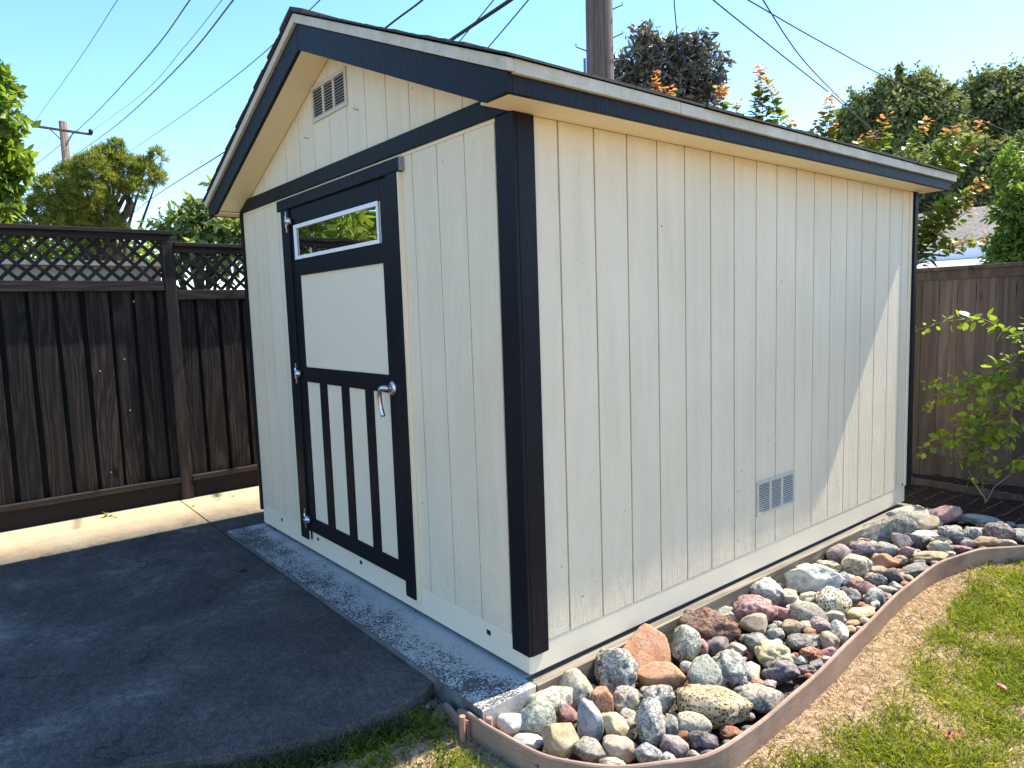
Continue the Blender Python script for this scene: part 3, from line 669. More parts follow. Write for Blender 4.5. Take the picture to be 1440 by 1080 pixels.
ROCKS = [
(755,977,67,45,'cream','vein','r','big cream cracked boulder touching the slab corner'),
(810,972,48,50,'cream','speck','r','black-speckled cream rock beneath the dark corner post'),
(757,1013,57,46,'green','vein','r','rounded grey-green rock right behind the edging near its left end'),
(710,1012,38,34,'white','plain','r','lumpy bright white rock beside the pair of stakes'),
(743,1042,46,28,'white','plain','f','smooth flat white rock against the edging'),
(787,1042,45,50,'ochre','plain','a','square ochre block with crumbly front face beside the edging'),
(798,1008,33,28,'pink','speck','r','small pinkish purple rock behind the ochre block'),
(828,1018,37,56,'blue','plain','a','blue-grey pointed shard standing on end'),
(842,990,38,44,'terra','speck','a','salmon and dark broken brick-like rock behind the blue-grey shard'),
(870,945,54,66,'grey','vein','w','tall pale grey wrinkled boulder below the orange slab'),
(842,938,28,50,'gtan','lava','w','knobbly grey-brown rock leaning on the tall grey boulder'),
(869,1025,45,36,'yellow','plain','a','yellow cream flat-topped rock beside the blue-grey shard'),
(870,1052,47,34,'tan','plain','r','smooth tan cobble at the bottom edge of the bed'),
(828,1057,48,32,'gtan','speck','r','cracked grey and cream rock left of the smooth tan cobble'),
(864,1078,40,22,'cream','plain','r','cream cobble tucked under the smooth tan cobble'),
(902,905,76,64,'terra','plain','s','large flat orange sandstone slab propped against the shed ledge'),
(933,948,70,42,'terra','plain','a','long orange sandstone block lying before the orange slab'),
(964,907,41,48,'palegreen','vein','r','pale green egg-shaped rock on top of the orange block'),
(996,886,86,50,'lava','lava','w','rough dark red lava rock with deep pits'),
(1009,909,32,28,'purple','plain','r','dark purple round stone in front of the red lava rock'),
(990,950,54,50,'palegreen','speck','r','smooth grey-green round boulder right of the orange block'),
(1027,942,54,50,'grey','vein','w','wrinkled blue-grey boulder next to the grey-green round one'),
(883,985,42,38,'gtan','band','r','grey-white banded rock under the tall grey boulder'),
(927,982,48,46,'grey','vein','w','blocky grey rock with dark cleft in front of the orange block'),
(881,1006,26,18,'cream','plain','r','small cream oval pebble left of the wrinkled upright rock'),
(914,1019,42,66,'grey','vein','w','upright wrinkled white and black rock'),
(944,1022,27,32,'grey','speck','r','grey speckled stone leaning on the upright wrinkled rock'),
(976,1020,46,38,'cream','speck','r','cream rock mottled with black in front of the porous rock'),
(1000,992,100,60,'ochre','porous','f','broad ochre rock riddled with small holes'),
(1070,982,68,48,'gtan','vein','f','broad flat pale rock crossed by a crack beside the edging'),
(949,1050,37,36,'mauve','speck','a','angular mauve-grey stone near the bottom edging'),
(990,1045,40,30,'purple','vein','w','black and white wrinkled stone near the bottom edging'),
(912,1062,36,32,'grey','band','r','white and grey banded stone at the very bottom of the bed'),
(940,1069,24,20,'white','plain','r','small smooth white stone at the very bottom of the bed'),
(974,1063,26,16,'gtan','speck','r','small grey stone squeezed against the bottom curve of edging'),
(1029,1031,32,20,'rust','speck','f','small orange-brown stone below the porous rock'),
(1087,920,54,40,'yellow','plain','w','yellow cream rock with a folded surface right of the wrinkled blue-grey boulder'),
(1098,944,54,30,'purple','band','w','dark purple flaky rock under the yellow cream one'),
(1065,905,32,32,'grey','speck','r','black and white speckled stone behind the yellow cream rock'),
(1037,917,26,24,'gtan','plain','a','grey-tan wedge behind the wrinkled blue-grey boulder'),
(1090,893,28,17,'palegreen','speck','r','small grey-green stone behind the speckled stone'),
(1063,880,40,28,'tan','plain','a','flat-topped tan cobble in front of the dusty pink rock'),
(988,912,16,24,'pink','plain','r','small pinkish stone between the egg-shaped rock and the lava rock'),
(1054,946,28,30,'cream','plain','f','smooth cream stone right of the wrinkled blue-grey boulder'),
(1062,858,62,42,'pink','vein','w','dusty pink wrinkled rock with folded skin'),
(1032,843,42,24,'black','plain','a','near-black angular rock against the ledge'),
(1004,858,36,19,'palegreen','plain','r','pale whitish stone behind the red lava rock'),
(1031,868,30,22,'cream','speck','a','cream spotted stone left of the dusty pink rock'),
(1079,832,48,38,'white','speck','w','white rock with dark grey blotches behind the pink rock'),
(1143,815,76,48,'white','plain','w','largest bright white boulder in the middle of the bed'),
(1105,798,34,22,'yellow','plain','r','smooth sandy yellow cobble by the ledge'),
(1125,789,22,16,'mauve','plain','a','small brown stone between the sandy yellow cobble and white flake'),
(1139,786,30,14,'white','plain','f','white flat flake near the ledge'),
(1157,775,38,28,'mauve','speck','r','dark mauve rounded rock near the ledge'),
(1100,863,31,26,'pink','plain','a','dusty rose angular stone right of the dusty pink rock'),
(1136,864,48,38,'gtan','speck','r','cream and grey spotted round rock'),
(1171,848,48,40,'cream','porous','w','cream tan rock with pitted top'),
(1172,870,32,20,'gtan','plain','r','grey cream stone beneath the pitted cream rock'),
(1112,883,33,20,'ochre','speck','r','orange-tan oval stone under the dusty rose angular one'),
(1153,881,31,24,'mauve','band','r','purple and dark banded stone beside the cream and grey spotted rock'),
(1128,903,52,25,'dgrey','band','f','long dark grey layered stone'),
(1181,892,26,36,'white','band','a','upright white slab beside the edging'),
(1165,903,26,28,'tan','plain','r','tan rounded stone left of the upright white slab'),
(1141,922,31,23,'rust','porous','r','rust and cream stone with a dark hole'),
(1166,919,24,17,'pink','plain','r','pinkish tan stone against the edging'),
(1150,935,20,14,'blue','plain','a','small lilac-grey chip against the edging'),
(1134,943,26,16,'mauve','band','r','purple-brown stone near the lilac chip'),
(1117,930,20,14,'black','speck','r','small blackish stone in a gap'),
(1110,841,30,24,'cream','speck','w','knobbly cream stone left of the largest white boulder'),
(1137,841,28,17,'cream','plain','r','pale cream stone in front of the largest white boulder'),
(1184,816,24,23,'blue','plain','a','lilac-grey triangular stone right of the largest white boulder'),
(1200,818,19,13,'terra','plain','r','little tan-orange pebble by the lilac triangular stone'),
(1213,827,40,20,'pink','speck','r','pale pinkish oblong stone right of the lilac-grey triangular stone'),
(1197,840,28,24,'dgrey','speck','r','grey speckled oval near the middle of the bed'),
(1231,841,32,24,'grey','vein','w','light grey streaked stone near the edging'),
(1209,863,46,20,'yellow','plain','f','flat yellowish stone against the edging'),
(1206,851,20,11,'rust','plain','f','thin rust-brown stone above the flat yellowish one'),
(1198,877,24,13,'terra','plain','f','flat pinkish tan stone by the edging'),
(1170,798,36,20,'yellow','speck','w','yellow-tan crumbly stone behind the largest white boulder'),
(1203,795,40,27,'cream','vein','r','cream rock with grey side'),
(1236,803,24,13,'tan','plain','r','small pale tan oval behind the dark stones'),
(1213,773,48,22,'mauve','speck','w','mottled mauve-brown low rock'),
(1234,817,32,19,'dgrey','band','w','dark grey rough stone in the middle right of the bed'),
(1265,728,52,34,'cream','speck','r','big cream boulder at the far corner of the shed'),
(1239,746,80,40,'dgrey','vein','a','big black-sided pale-topped boulder beside the shed wall'),
(1316,727,72,28,'pink','plain','a','long dusty pink ridge-shaped rock by the dark soil'),
(1306,738,38,24,'tan','plain','a','tan cube-like rock before the long pink one'),
(1380,732,50,20,'green','plain','f','dark green-grey flat boulder on the soil'),
(1405,749,42,28,'mauve','lava','w','lumpy mauve-brown rock at the far right'),
(1436,753,26,18,'cream','plain','r','cream rock cut by the right edge of the bed'),
(1268,762,27,28,'mauve','plain','a','pointed mauve stone in front of the black-sided boulder'),
(1290,763,34,21,'black','band','a','black and white banded stone beside the pointed mauve one'),
(1298,752,38,15,'white','plain','f','long thin white stone behind the black banded one'),
(1312,749,32,11,'mauve','plain','f','flat mauve stone under the tan cube-like rock'),
(1326,759,30,12,'cream','plain','f','cream flat stone right of the white long one'),
(1338,751,36,25,'grey','speck','w','grey rock dotted with white and black'),
(1370,751,32,20,'grey','vein','w','creased grey stone beneath the dark green boulder'),
(1386,763,32,15,'ochre','plain','r','orange-tan low stone near the far edging'),
(1413,764,30,12,'tan','plain','r','tan low cobble near the far edging'),
(1362,765,22,13,'mauve','plain','r','small mauve stone near the far edging'),
(1323,771,34,19,'cream','speck','r','cream and pink round stone near the far edging'),
(1352,772,32,13,'pink','speck','f','flat pinkish speckled stone near the far edging'),
(1305,783,52,19,'ochre','plain','f','wide flat orange-yellow stone beside the far curve'),
(1273,777,24,20,'pink','plain','a','small pink wedge below the pointed mauve stone'),
(1243,790,42,24,'rust','plain','a','rust-red pointed rock in the far third of the bed'),
(1266,788,22,14,'ochre','plain','r','ochre stone at the tip of the rust-red rock'),
(1285,801,46,17,'dgrey','plain','f','long slate-grey stone touching the edging'),
(1259,813,31,24,'black','plain','a','black stone with grey top near the edging'),
(1245,773,34,22,'grey','speck','r','grey oval stone in front of the black-sided boulder'),
(1212,762,26,12,'ochre','plain','r','ochre flat pebble near the shed base'),
(1193,766,24,16,'gtan','speck','r','grey-brown pebble near the shed base'),
(1247,829,32,14,'gtan','plain','f','flat greyish stone under the black one'),
]
MATS = {}
def rockmat(c, st):
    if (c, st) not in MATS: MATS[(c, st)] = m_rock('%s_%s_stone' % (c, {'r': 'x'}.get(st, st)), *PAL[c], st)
    return MATS[(c, st)]
import bmesh
def ico(sub):
    bm = bmesh.new(); bmesh.ops.create_icosphere(bm, subdivisions=sub, radius=1)
    V = np.array([v.co[:] for v in bm.verts]); F = np.array([[v.index for v in f.verts] for f in bm.faces]); bm.free(); return V, F
ICO = {4: ico(4), 3: ico(3), 5: ico(5)}
def fbm(P, oct=3):
    out = np.zeros(len(P)); a = 1; f = 1
    for o in range(oct):
        out += a*np.array([noise.noise(Vector(p*f)) for p in P]); a *= .5; f *= 2.1
    return out
def rock_mesh(seed, kind, sub):
    V0, F = ICO[sub]; g = np.random.default_rng(seed); V = V0.copy(); off = g.random(3)*50
    if kind == 'r':
        V = V*(1.02+.30*fbm(V*1.1+off, 2)+.07*fbm(V*4.0+off, 3))[:, None]; ncut = 12; lo, hi = .68, .95
    elif kind == 'w':
        rid = 1-np.abs(fbm(V*2.2+off, 3)); V = V*(.88+.28*fbm(V*1.2+off, 2)+.34*(rid-.6)+.06*fbm(V*5+off, 2))[:, None]; ncut = 9; lo, hi = .68, .95
    elif kind == 'f':
        V = V*(1+.28*fbm(V*1.2+off, 2)+.06*fbm(V*5+off, 2))[:, None]; ncut = 8; lo, hi = .7, .97
    else:
        V = V*(1.12+.16*fbm(V*1.3+off, 2))[:, None]; ncut = 10; lo, hi = .58, .86
    for i in range(ncut):
        n = unit(g.normal(size=3)); d = lo+(hi-lo)*g.random(); e = V@n-d; k = e > 0; V[k] -= np.outer(e[k]*(.93 if kind in 'as' else .75), n)
    V = V*(1+.030*fbm(V*6+off, 4))[:, None]
    V /= np.abs(V).max(axis=0)
    return V, F
def put_rock(i, c, dims, mat, kind, label, group, sub, tilt=None, name='river_rock'):
    V, F = rock_mesh(1000+i, kind, sub); V = V*np.array(dims)
    g = random.Random(i)
    # face the long axis across the view, small tilt
    Rz = Matrix.Rotation(math.atan2(RM[0][1], RM[0][0])+g.uniform(-.35, .35), 3, 'Z'); Rt = Matrix.Rotation(g.uniform(-.25, .25), 3, 'X') @ Matrix.Rotation(g.uniform(-.2, .2), 3, 'Y')
    if tilt is not None: Rt = tilt
    Mx = np.array(Rz @ Rt); V = V@Mx.T
    o = np_mesh(name, V+np.array(c), [F], mat, smooth=True, loc=tuple(c))
    if kind in 'as':
        pass
    return tag(o, label, 'rock', group)
foot = []
for i, (u, v, wd, ht, col, st, kind, lab) in enumerate(ROCKS):
    z = -.085
    for _ in range(4):
        P = atz(u, v, z); D = float(-(RM[2]@(P-np.array(CW))))
        a = wd/2*D/FPX*1.12; b_ = ht/2*D/FPX*1.14
        c_ = b_*(.72 if kind in 'f' else 1.0); z = -.118+c_*.72
    P = atz(u, v, z); bb = b_*(1.25 if kind == 'f' else 1.0)
    tilt = None
    if kind == 's': tilt = Matrix.Rotation(R(48), 3, 'X'); bb, c_ = b_*1.08, .022; P[2] = -.058; kind = 'a'
    P[0] = max(P[0], .062+min(a, bb)*(.55 if tilt is not None else .80))      # no stone sits in the shed ledge
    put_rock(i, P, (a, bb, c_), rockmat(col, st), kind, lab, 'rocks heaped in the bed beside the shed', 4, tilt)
    foot.append((P[0], P[1], max(a, bb)))
# small stones filling the gaps
SMALL = [('cream', 'plain', 'small cream stone wedged in a gap between larger rocks'), ('grey', 'speck', 'small grey stone wedged in a gap between larger rocks'), ('mauve', 'plain', 'small mauve stone wedged in a gap between larger rocks'),
         ('tan', 'plain', 'small tan stone wedged in a gap between larger rocks'), ('dgrey', 'speck', 'small dark grey stone wedged in a gap between larger rocks'), ('white', 'speck', 'small whitish stone wedged in a gap between larger rocks'), ('rust', 'plain', 'small reddish stone wedged in a gap between larger rocks')]
cnt = 0; tries = 0; sml = []
while cnt < 165 and tries < 6000:
    tries += 1
    y = random.uniform(-.26, 3.9); x = random.uniform(.085, 1.3)
    if y < .15: ex = .5 if y < -.1 else .62; 
    else: ex = float(edge_x(y))
    if y < 0 and y < -.27+.2*max(0, x-.2): continue
    if y > 3.4: ex = .9
    if x > ex-.035: continue
    r = random.uniform(.016, .036)
    dmin = min((math.hypot(x-a, y-b)-.78*c for a, b, c in foot)); d2 = min([math.hypot(x-a, y-b)-c*.75 for a, b, c in sml] or [9])
    if dmin < r*.35 or d2 < r*.75: continue
    c, st, lab = random.choice(SMALL)
    put_rock(500+cnt, (x, y, -.118+r*.5+random.uniform(0, .012)), (r*random.uniform(1, 1.35), r, r*.8), rockmat(c, st), random.choice('rrwa'), lab, 'small stones filling the gaps of the rock bed', 3, name='small_stone')
    sml.append((x, y, r)); cnt += 1

# ------------------------------------------------------------------ left fence (runs along y at x = -4.35)
FX = -4.35
def clip_rect(poly, a0, a1, b0, b1):
    def cl(P, ax, val, keep_less):
        out = []
        for i in range(len(P)):
            p, q = P[i], P[(i+1) % len(P)]
            ip = (p[ax] <= val) if keep_less else (p[ax] >= val); iq = (q[ax] <= val) if keep_less else (q[ax] >= val)
            if ip: out.append(p)
            if ip != iq:
                t = (val-p[ax])/(q[ax]-p[ax]); out.append((p[0]+t*(q[0]-p[0]), p[1]+t*(q[1]-p[1])))
        return out
    for ax, val, kl in ((0, a1, True), (0, a0, False), (1, b1, True), (1, b0, False)):
        poly = cl(poly, ax, val, kl)
        if len(poly) < 3: return None
    return poly
def lattice(mb, x, a0, a1, b0, b1, pitch=.1135, w=.027):
    hw = w/2*math.sqrt(2); H = b1-b0; ph = .03
    for s, xo in ((1, 0.0), (-1, .0085)):
        k = a0-H-pitch
        while k < a1+H+pitch:
            if s > 0: poly = [(k-hw, b0), (k+hw, b0), (k+hw+H, b1), (k-hw+H, b1)]
            else: poly = [(k+H-hw+ph, b0), (k+H+hw+ph, b0), (k+hw+ph, b1), (k-hw+ph, b1)]
            p = clip_rect(poly, a0, a1, b0, b1)
            if p: mb.prism(p, 'x', x+xo, x+xo+.008)
            k += pitch
lf = thing('lattice_fence', (FX, -1.2, -.1), 'dark brown-black board fence with a lattice band on top, left of the shed', 'fence')
g = random.Random(5)
def fence_section(ya, yb, dz, detail=True):
    """between post faces ya..yb, dz lowers the section"""
    zt = 2.238-dz
    m = MB(); m.box(FX-.055, FX+.075, ya-.0+.001, yb+(.085 if dz == 0 and yb > -.3 else 0), zt-.032, zt); m.build('cap_rail', DRAIL, lf, bevel=.004)
    m = MB(); m.box(FX-.005, FX+.042, ya+.001, yb+(.084 if dz == 0 and yb > -.3 else -.001), zt-.082, zt-.0325); m.build('top_rail', DRAIL, lf, bevel=.004)
    m = MB(); lattice(m, FX-.004, ya+.001, yb-.001, 1.828-dz*.82, zt-.080); m.build('lattice_panel', DRAIL, lf)
    m = MB(); m.box(FX-.002, FX+.046, ya+.001, yb-.001, 1.745-dz*.82, 1.827-dz*.82); m.build('middle_rail', DRAIL, lf, bevel=.004)
    # board on board: front boards with dark gaps, back boards behind
    m = MB(); y = ya-.02; 
    while y < yb:
        w_ = g.uniform(.140, .160); a, b_ = max(y, ya+.002), min(y+w_, yb-.002)
        if b_-a > .02:
            lean = g.uniform(-.006, .006); xo = g.uniform(-.002, .003)
            m.quadbox([(FX-.018+xo, a+lean, .157), (FX+.002+xo, a+lean, .157), (FX+.004+xo, b_+lean, .157), (FX-.016+xo, b_+lean, .157),
                       (FX-.018+xo, a-lean, 1.80-dz), (FX+.002+xo, a-lean, 1.80-dz), (FX+.004+xo, b_-lean, 1.80-dz), (FX-.016+xo, b_-lean, 1.80-dz)])
        y += w_+g.uniform(.022, .038)
    m.build('front_boards', DFENCE, lf, bevel=.003)
    m = MB(); y = ya-.10
    while y < yb:
        a, b_ = max(y, ya+.002), min(y+.118, yb-.002)
        if b_-a > .01: m.box(FX-.062, FX-.044, ya-.02 if y < ya else a, yb+.02 if y+.118 > yb-.025 else b_, .13, 1.80-dz)
        y += .1180
    m.build('back_boards', KICK, lf)  # same stain as the front boards, coloured near-black as gap shade
    m = MB(); m.box(FX-.010, FX+.052, ya+.001, yb-.001, .112, .156); m.build('bottom_rail', DRAIL, lf, bevel=.004)
    m = MB(); m.box(FX-.022, FX+.010, ya+.001, yb-.001, -.14, .1115); m.build('kick_board', KICK, lf, bevel=.003)
posts = [-.227, -2.70, -5.15, -7.6]
fence_section(-2.61, -.228, 0); fence_section(-5.06, -2.701, 0); fence_section(-7.51, -5.151, 0)
fence_section(-.133, 2.2, .092); fence_section(2.295, 4.85, .092)
for y in posts+[2.201]:
    m = MB(); top = 2.155 if y < 1 else 2.20
    m.box(FX-.05, FX+.048, y, y+.092, -.16, top); m.build('post', DPOST, lf, bevel=.004)
for u, v in ((183, 577), (156, 664), (175, 505), (141, 522), (188, 424)):
    P = atx(u, v, FX+.006); m = MB(); m.tube([(P[0]-.004, P[1], P[2]), (P[0]+.002, P[1], P[2])], .006, 10); m.build('nail_head', METAL, lf)

# ------------------------------------------------------------------ right fence (runs along x at y = 4.95)
rf = thing('board_fence', (.6, 4.95, -.05), 'weathered brown board fence with flat cap behind the garden bed', 'fence')
m = MB(); x = -4.3; g = random.Random(11)
while x < 6:
    w_ = .138; yo = g.uniform(-.003, .003); m.box(x, x+w_-.004, 4.955+yo, 4.975+yo, .03, 1.66); x += w_+.001
m.build('boards', RFENCE, rf, bevel=.002)
m = MB(); m.box(-4.3, 6, 4.912, 5.02, 1.702, 1.735); m.build('cap_rail', RFENCE, rf, bevel=.004)
m = MB(); m.box(-4.3, 6, 4.934, 4.951, 1.628, 1.7015); m.build('fascia_rail', RFENCE, rf, bevel=.003)
m = MB(); m.box(-4.3, 6, 4.930, 4.951, -.12, .10); m.build('kick_board', RFENCE, rf, bevel=.003)
m = MB(); m.box(-4.3, 6, 4.98, 5.02, .25, .34); m.box(-4.3, 6, 4.98, 5.02, 1.5, 1.59); m.build('back_rail', RFENCE, rf)
for x in (-3.2, -.8, 1.6, 4.0):
    m = MB(); m.box(x, x+.09, 4.982, 5.07, -.15, 1.70); m.build('post', RFENCE, rf)
m = MB(); m.quadbox([(-.75, 4.60, -.10), (1.9, 4.53, -.13), (1.9, 4.565, -.13), (-.75, 4.635, -.10), (-.75, 4.60, -.045), (1.9, 4.53, -.06), (1.9, 4.565, -.06), (-.75, 4.635, -.045)])
tag(m.build('border_board', RFENCE, loc=(.5, 4.58, -.08), bevel=.003), 'low brown border board lying in the soil before the brown board fence', 'board')

# ------------------------------------------------------------------ poles and wires
P0 = atd(843, 60, 9.4); P0[2] = 0
pole = thing('utility_pole', (P0[0], P0[1], 0), 'thick weathered wooden utility pole with climbing pegs rising behind the shed roof', 'utility pole')
m = MB(); m.tube([(P0[0], P0[1], -.2), (P0[0], P0[1], 3), (P0[0]+.005, P0[1], 6), (P0[0], P0[1], 10.5)], [.185, .178, .168, .15], 24); m.build('pole', POLEM, pole)
rt = np.array([RM[0][0], RM[0][1], 0]); rt /= np.linalg.norm(rt)
for v, sd in ((52, 1), (69, -1), (112, 1), (12, 1)):
    a = atd(843, v, 9.4)[2]; s_ = P0+rt*sd*.16; e_ = P0+rt*sd*.30
    m = MB(); m.tube([(s_[0], s_[1], a-.02), (e_[0], e_[1], a+.035), (e_[0], e_[1], a+.075)], .009, 6); m.build('climbing_peg', GREYM, pole)
a = atd(826, 92, 9.4); m = MB(); m.tube([(P0[0]-rt[0]*.195, P0[1]-rt[1]*.195, 1.0), (P0[0]-rt[0]*.195, P0[1]-rt[1]*.195, a[2]+.08)], .016, 8); m.build('conduit', GREYM, pole)
Q = atd(91, 200, 28); zt = atd(89, 171, 28)[2]
fp = thing('utility_pole', (Q[0], Q[1], 0), 'distant wooden utility pole with a crossarm above the pine tree', 'utility pole')
m = MB(); m.tube([(Q[0], Q[1], -.2), (Q[0], Q[1], 4), (Q[0], Q[1], zt)], [.17, .15, .12], 14); m.build('pole', POLEM, fp)
A = atd(46, 177, 28.2); B = atd(128, 189, 27.2)
m = MB(); m.tube([A, B], .055, 4); m.build('crossarm', POLEM, fp)
for p in (A, B):
    m = MB(); m.tube([p, p+np.array([0, 0, .10]), p+np.array([0, 0, .17])], [.05, .075, .04], 8); m.build('insulator', BLACKM, fp)
C1 = A*.72+B*.28; m = MB(); m.tube([C1, (Q[0], Q[1], C1[2]-.42)], .02, 5); C1 = A*.3+B*.7; m.tube([C1, (Q[0], Q[1], C1[2]-.42)], .02, 5); m.build('brace', GREYM, fp)
def cable(pts, rad, lab, sag=.0):
    """pts: list of (u,v,distance) sampled on the photograph, then a real 3-D cable"""
    P = [atd(*p) for p in pts]; out = []
    for i in range(len(P)-1):
        p0 = P[max(i-1, 0)]; p1 = P[i]; p2 = P[i+1]; p3 = P[min(i+2, len(P)-1)]
        for k in range(10): t = k/10; out.append(.5*((2*p1)+(-p0+p2)*t+(2*p0-5*p1+4*p2-p3)*t*t+(-p0+3*p1-3*p2+p3)*t**3))
    out.append(P[-1]); n = len(out)-1
    out = [p-np.array([0, 0, sag*4*(i/n)*(1-i/n)]) for i, p in enumerate(out)]
    m = MB(); m.tube(out, rad, 5, cap=False); o = m.build('overhead_cable', BLACKM, loc=tuple(out[0])); tag(o, lab, 'cable', 'overhead cables crossing the sky')
cable([(48, 172, 28), (110, 85, 18), (165, 0, 12), (230, -100, 8)], .006, 'faint thin cable leaving the left end of the distant crossarm')
cable([(50, 232, 34), (118, 175, 26), (205, 83, 16), (267, 0, 11), (330, -90, 8)], .011, 'dark cable passing just right of the distant pole top')
cable([(128, 185, 27.2), (200, 132, 18), (260, 65, 13), (312, 0, 10), (370, -80, 7)], .005, 'faint thin cable leaving the right end of the distant crossarm')
cable([(100, 222, 34), (165, 175, 22), (250, 95, 14), (328, 0, 9.5), (390, -85, 7)], .011, 'dark cable reaching highest left of the roof peak')
cable([(182, 213, 30), (260, 160, 20), (350, 92, 14), (450, 0, 10), (520, -75, 8)], .008, 'thin knotted cable that meets the left roof slope near its top')
cable([(150, 330, 40), (208, 283, 25), (320, 211, 14), (400, 155, 11), (535, 45, 9), (594, 0, 8.2), (660, -60, 7)], .012, 'dark cable dropping behind the left roof slope above the fence')
cable([(205, 335, 18), (290, 287, 13), (340, 262, 11), (420, 215, 10)], .009, 'short dark cable under the left eave tip among the leaves')
cable([(560, 112, 12), (625, 63, 10.5), (718, 0, 9), (790, -52, 8)], .026, 'thickest black cable crossing above the right roof slope')
cable([(560, 165, 12), (640, 66, 10.5), (694, 0, 9), (740, -60, 8)], .008, 'thin cable crossing behind the thickest black cable')
cable([(620, 140, 12), (680, 74, 10.5), (743, 0, 9), (800, -70, 8)], .009, 'thin cable right of the thickest black cable')
cable([(945, -60, 10), (948, 0, 10.5), (953, 60, 11), (956, 100, 11.5)], .009, 'thin cable hanging down into the dark purplish tree')
cable([(960, -40, 8), (1003, 0, 9), (1100, 78, 11), (1195, 155, 14), (1300, 250, 18), (1420, 345, 24)], .010, 'dark cable running from beside the pole down to the grey-roofed house')
cable([(1000, -28, 8), (1052, 0, 9), (1160, 62, 12), (1280, 125, 16), (1440, 195, 24)], .010, 'upper dark cable descending gently to the right edge')
cable([(1040, -60, 8), (1073, 0, 9), (1130, 85, 11), (1195, 152, 13.9)], .009, 'dark cable crossing the other two at the upper right')

# ------------------------------------------------------------------ trees
LEFTM = m_leaf('sunny_green_leaf', [(.045, .09, .012), (.13, .21, .022), (.32, .38, .04)], trans=.55)
PINEM = m_leaf('pine_needle', [(.05, .075, .02), (.19, .23, .045), (.42, .42, .10)], trans=.4)
BUSHM = m_leaf('pale_bush_leaf', [(.08, .12, .04), (.20, .26, .08), (.38, .41, .16)], trans=.45)
DARKM = m_leaf('dark_purplish_leaf', [(.045, .042, .042), (.14, .12, .11), (.30, .28, .15)], trans=.2, rough=.3)
HILLM = m_leaf('olive_green_leaf', [(.06, .085, .035), (.16, .195, .07), (.38, .38, .15)], trans=.3, rough=.8)
SHOOTM = m_leaf('young_red_tipped_leaf', [(.06, .11, .02), (.15, .22, .03), (.27, .30, .04)], tip=((.42, .16, .08), (.60, .30, .14)), trans=.4)
YOUNGM = m_leaf('fresh_green_leaf', [(.09, .17, .025), (.25, .36, .045), (.48, .56, .08)], tip=((.30, .34, .05), (.40, .42, .06)), trans=.4)
VARM = m_leaf('bright_feathery_leaf', [(.05, .11, .015), (.13, .22, .03), (.28, .34, .05)], trans=.4)

def sph(u, v, D, rpx, flat=1.0):
    p = atd(u, v, D); r = rpx*D/FPX; return (p[0], p[1], p[2], r, r, r*flat)
# left leafy tree
t = thing('leafy_tree', tuple(np.append(atd(-40, 300, 7.5)[:2], 0)), 'bright green leafy tree cut by the left edge above the fence', 'tree')
cl = [sph(-8, 125, 7.5, 20), sph(-14, 165, 7.3, 26), sph(-28, 205, 7.5, 36), sph(10, 222, 7.4, 19), sph(28, 232, 7.4, 9), sph(-8, 262, 7.4, 24), sph(-60, 150, 7.8, 46), sph(-75, 250, 7.8, 50), sph(-22, 300, 7.4, 20), sph(-120, 200, 8, 60), sph(0, 180, 7.4, 14), sph(-34, 95, 7.6, 18), sph(2, 108, 7.5, 8), sph(22, 250, 7.4, 12)]
trunk(t, (t.location.x-.3, t.location.y, -.2), (t.location.x-.3, t.location.y, 3.2), .12, cl[:8])
crown('crown', cl, 12000, .082, LEFTM, t, .5)
# pine: tufts of needles
def pine_crown(parent, clumps, ntuft, nl, ln):
    cl = np.array(clumps, float); wgt = cl[:, 3]**2; idx = rng.choice(len(cl), ntuft, p=wgt/wgt.sum())
    d = unit(rdir(ntuft)+np.array([0, 0, .25])); C = cl[idx, :3]+d*cl[idx, 3:6]*(.45+.6*rng.random(ntuft)**.7)[:, None]
    C = np.repeat(C, nl, 0); dd = np.repeat(unit(d+np.array([0, 0, .5])), nl, 0); D = unit(dd*.85+rdir(len(C))*.75)
    Lh = ln*(.7+.5*rng.random(len(C))); V, F = leaves(C, D, rdir(len(C)), Lh, Lh*.09, .1, .05)
    return np_mesh('crown', V, F, PINEM, parent)
t = thing('pine_tree', tuple(np.append(atd(150, 300, 9.5)[:2], 0)), 'sunlit green pine tree with needle tufts rising behind the lattice fence', 'tree')
cl = [sph(150, 226, 9.5, 17), sph(128, 240, 9.3, 18), sph(175, 238, 9.6, 18), sph(203, 243, 9.4, 15), sph(163, 207, 9.5, 7), sph(222, 220, 9.4, 8), sph(100, 250, 9.7, 16), sph(70, 268, 9.4, 15), sph(120, 270, 9.3, 19), sph(62, 292, 9.6, 15), sph(155, 262, 9.4, 14), sph(190, 264, 9.3, 11), sph(100, 296, 9.4, 20), sph(140, 300, 9.5, 18), sph(36, 312, 9.6, 14), sph(222, 250, 9.4, 8), sph(85, 320, 9.4, 20), sph(125, 325, 9.5, 20), sph(163, 322, 9.4, 12)]
trunk(t, (t.location.x, t.location.y, -.2), tuple(atd(150, 262, 9.6)), .075, cl)
tr2 = MB(); tr2.tube([atd(150, 330, 9.45), atd(178, 300, 9.4), atd(183, 285, 9.4), atd(178, 272, 9.4), atd(195, 255, 9.4)], [.05, .045, .042, .036, .025], 9); tr2.build('limb', BARK, t)
pine_crown(t, cl, 3000, 16, .082)
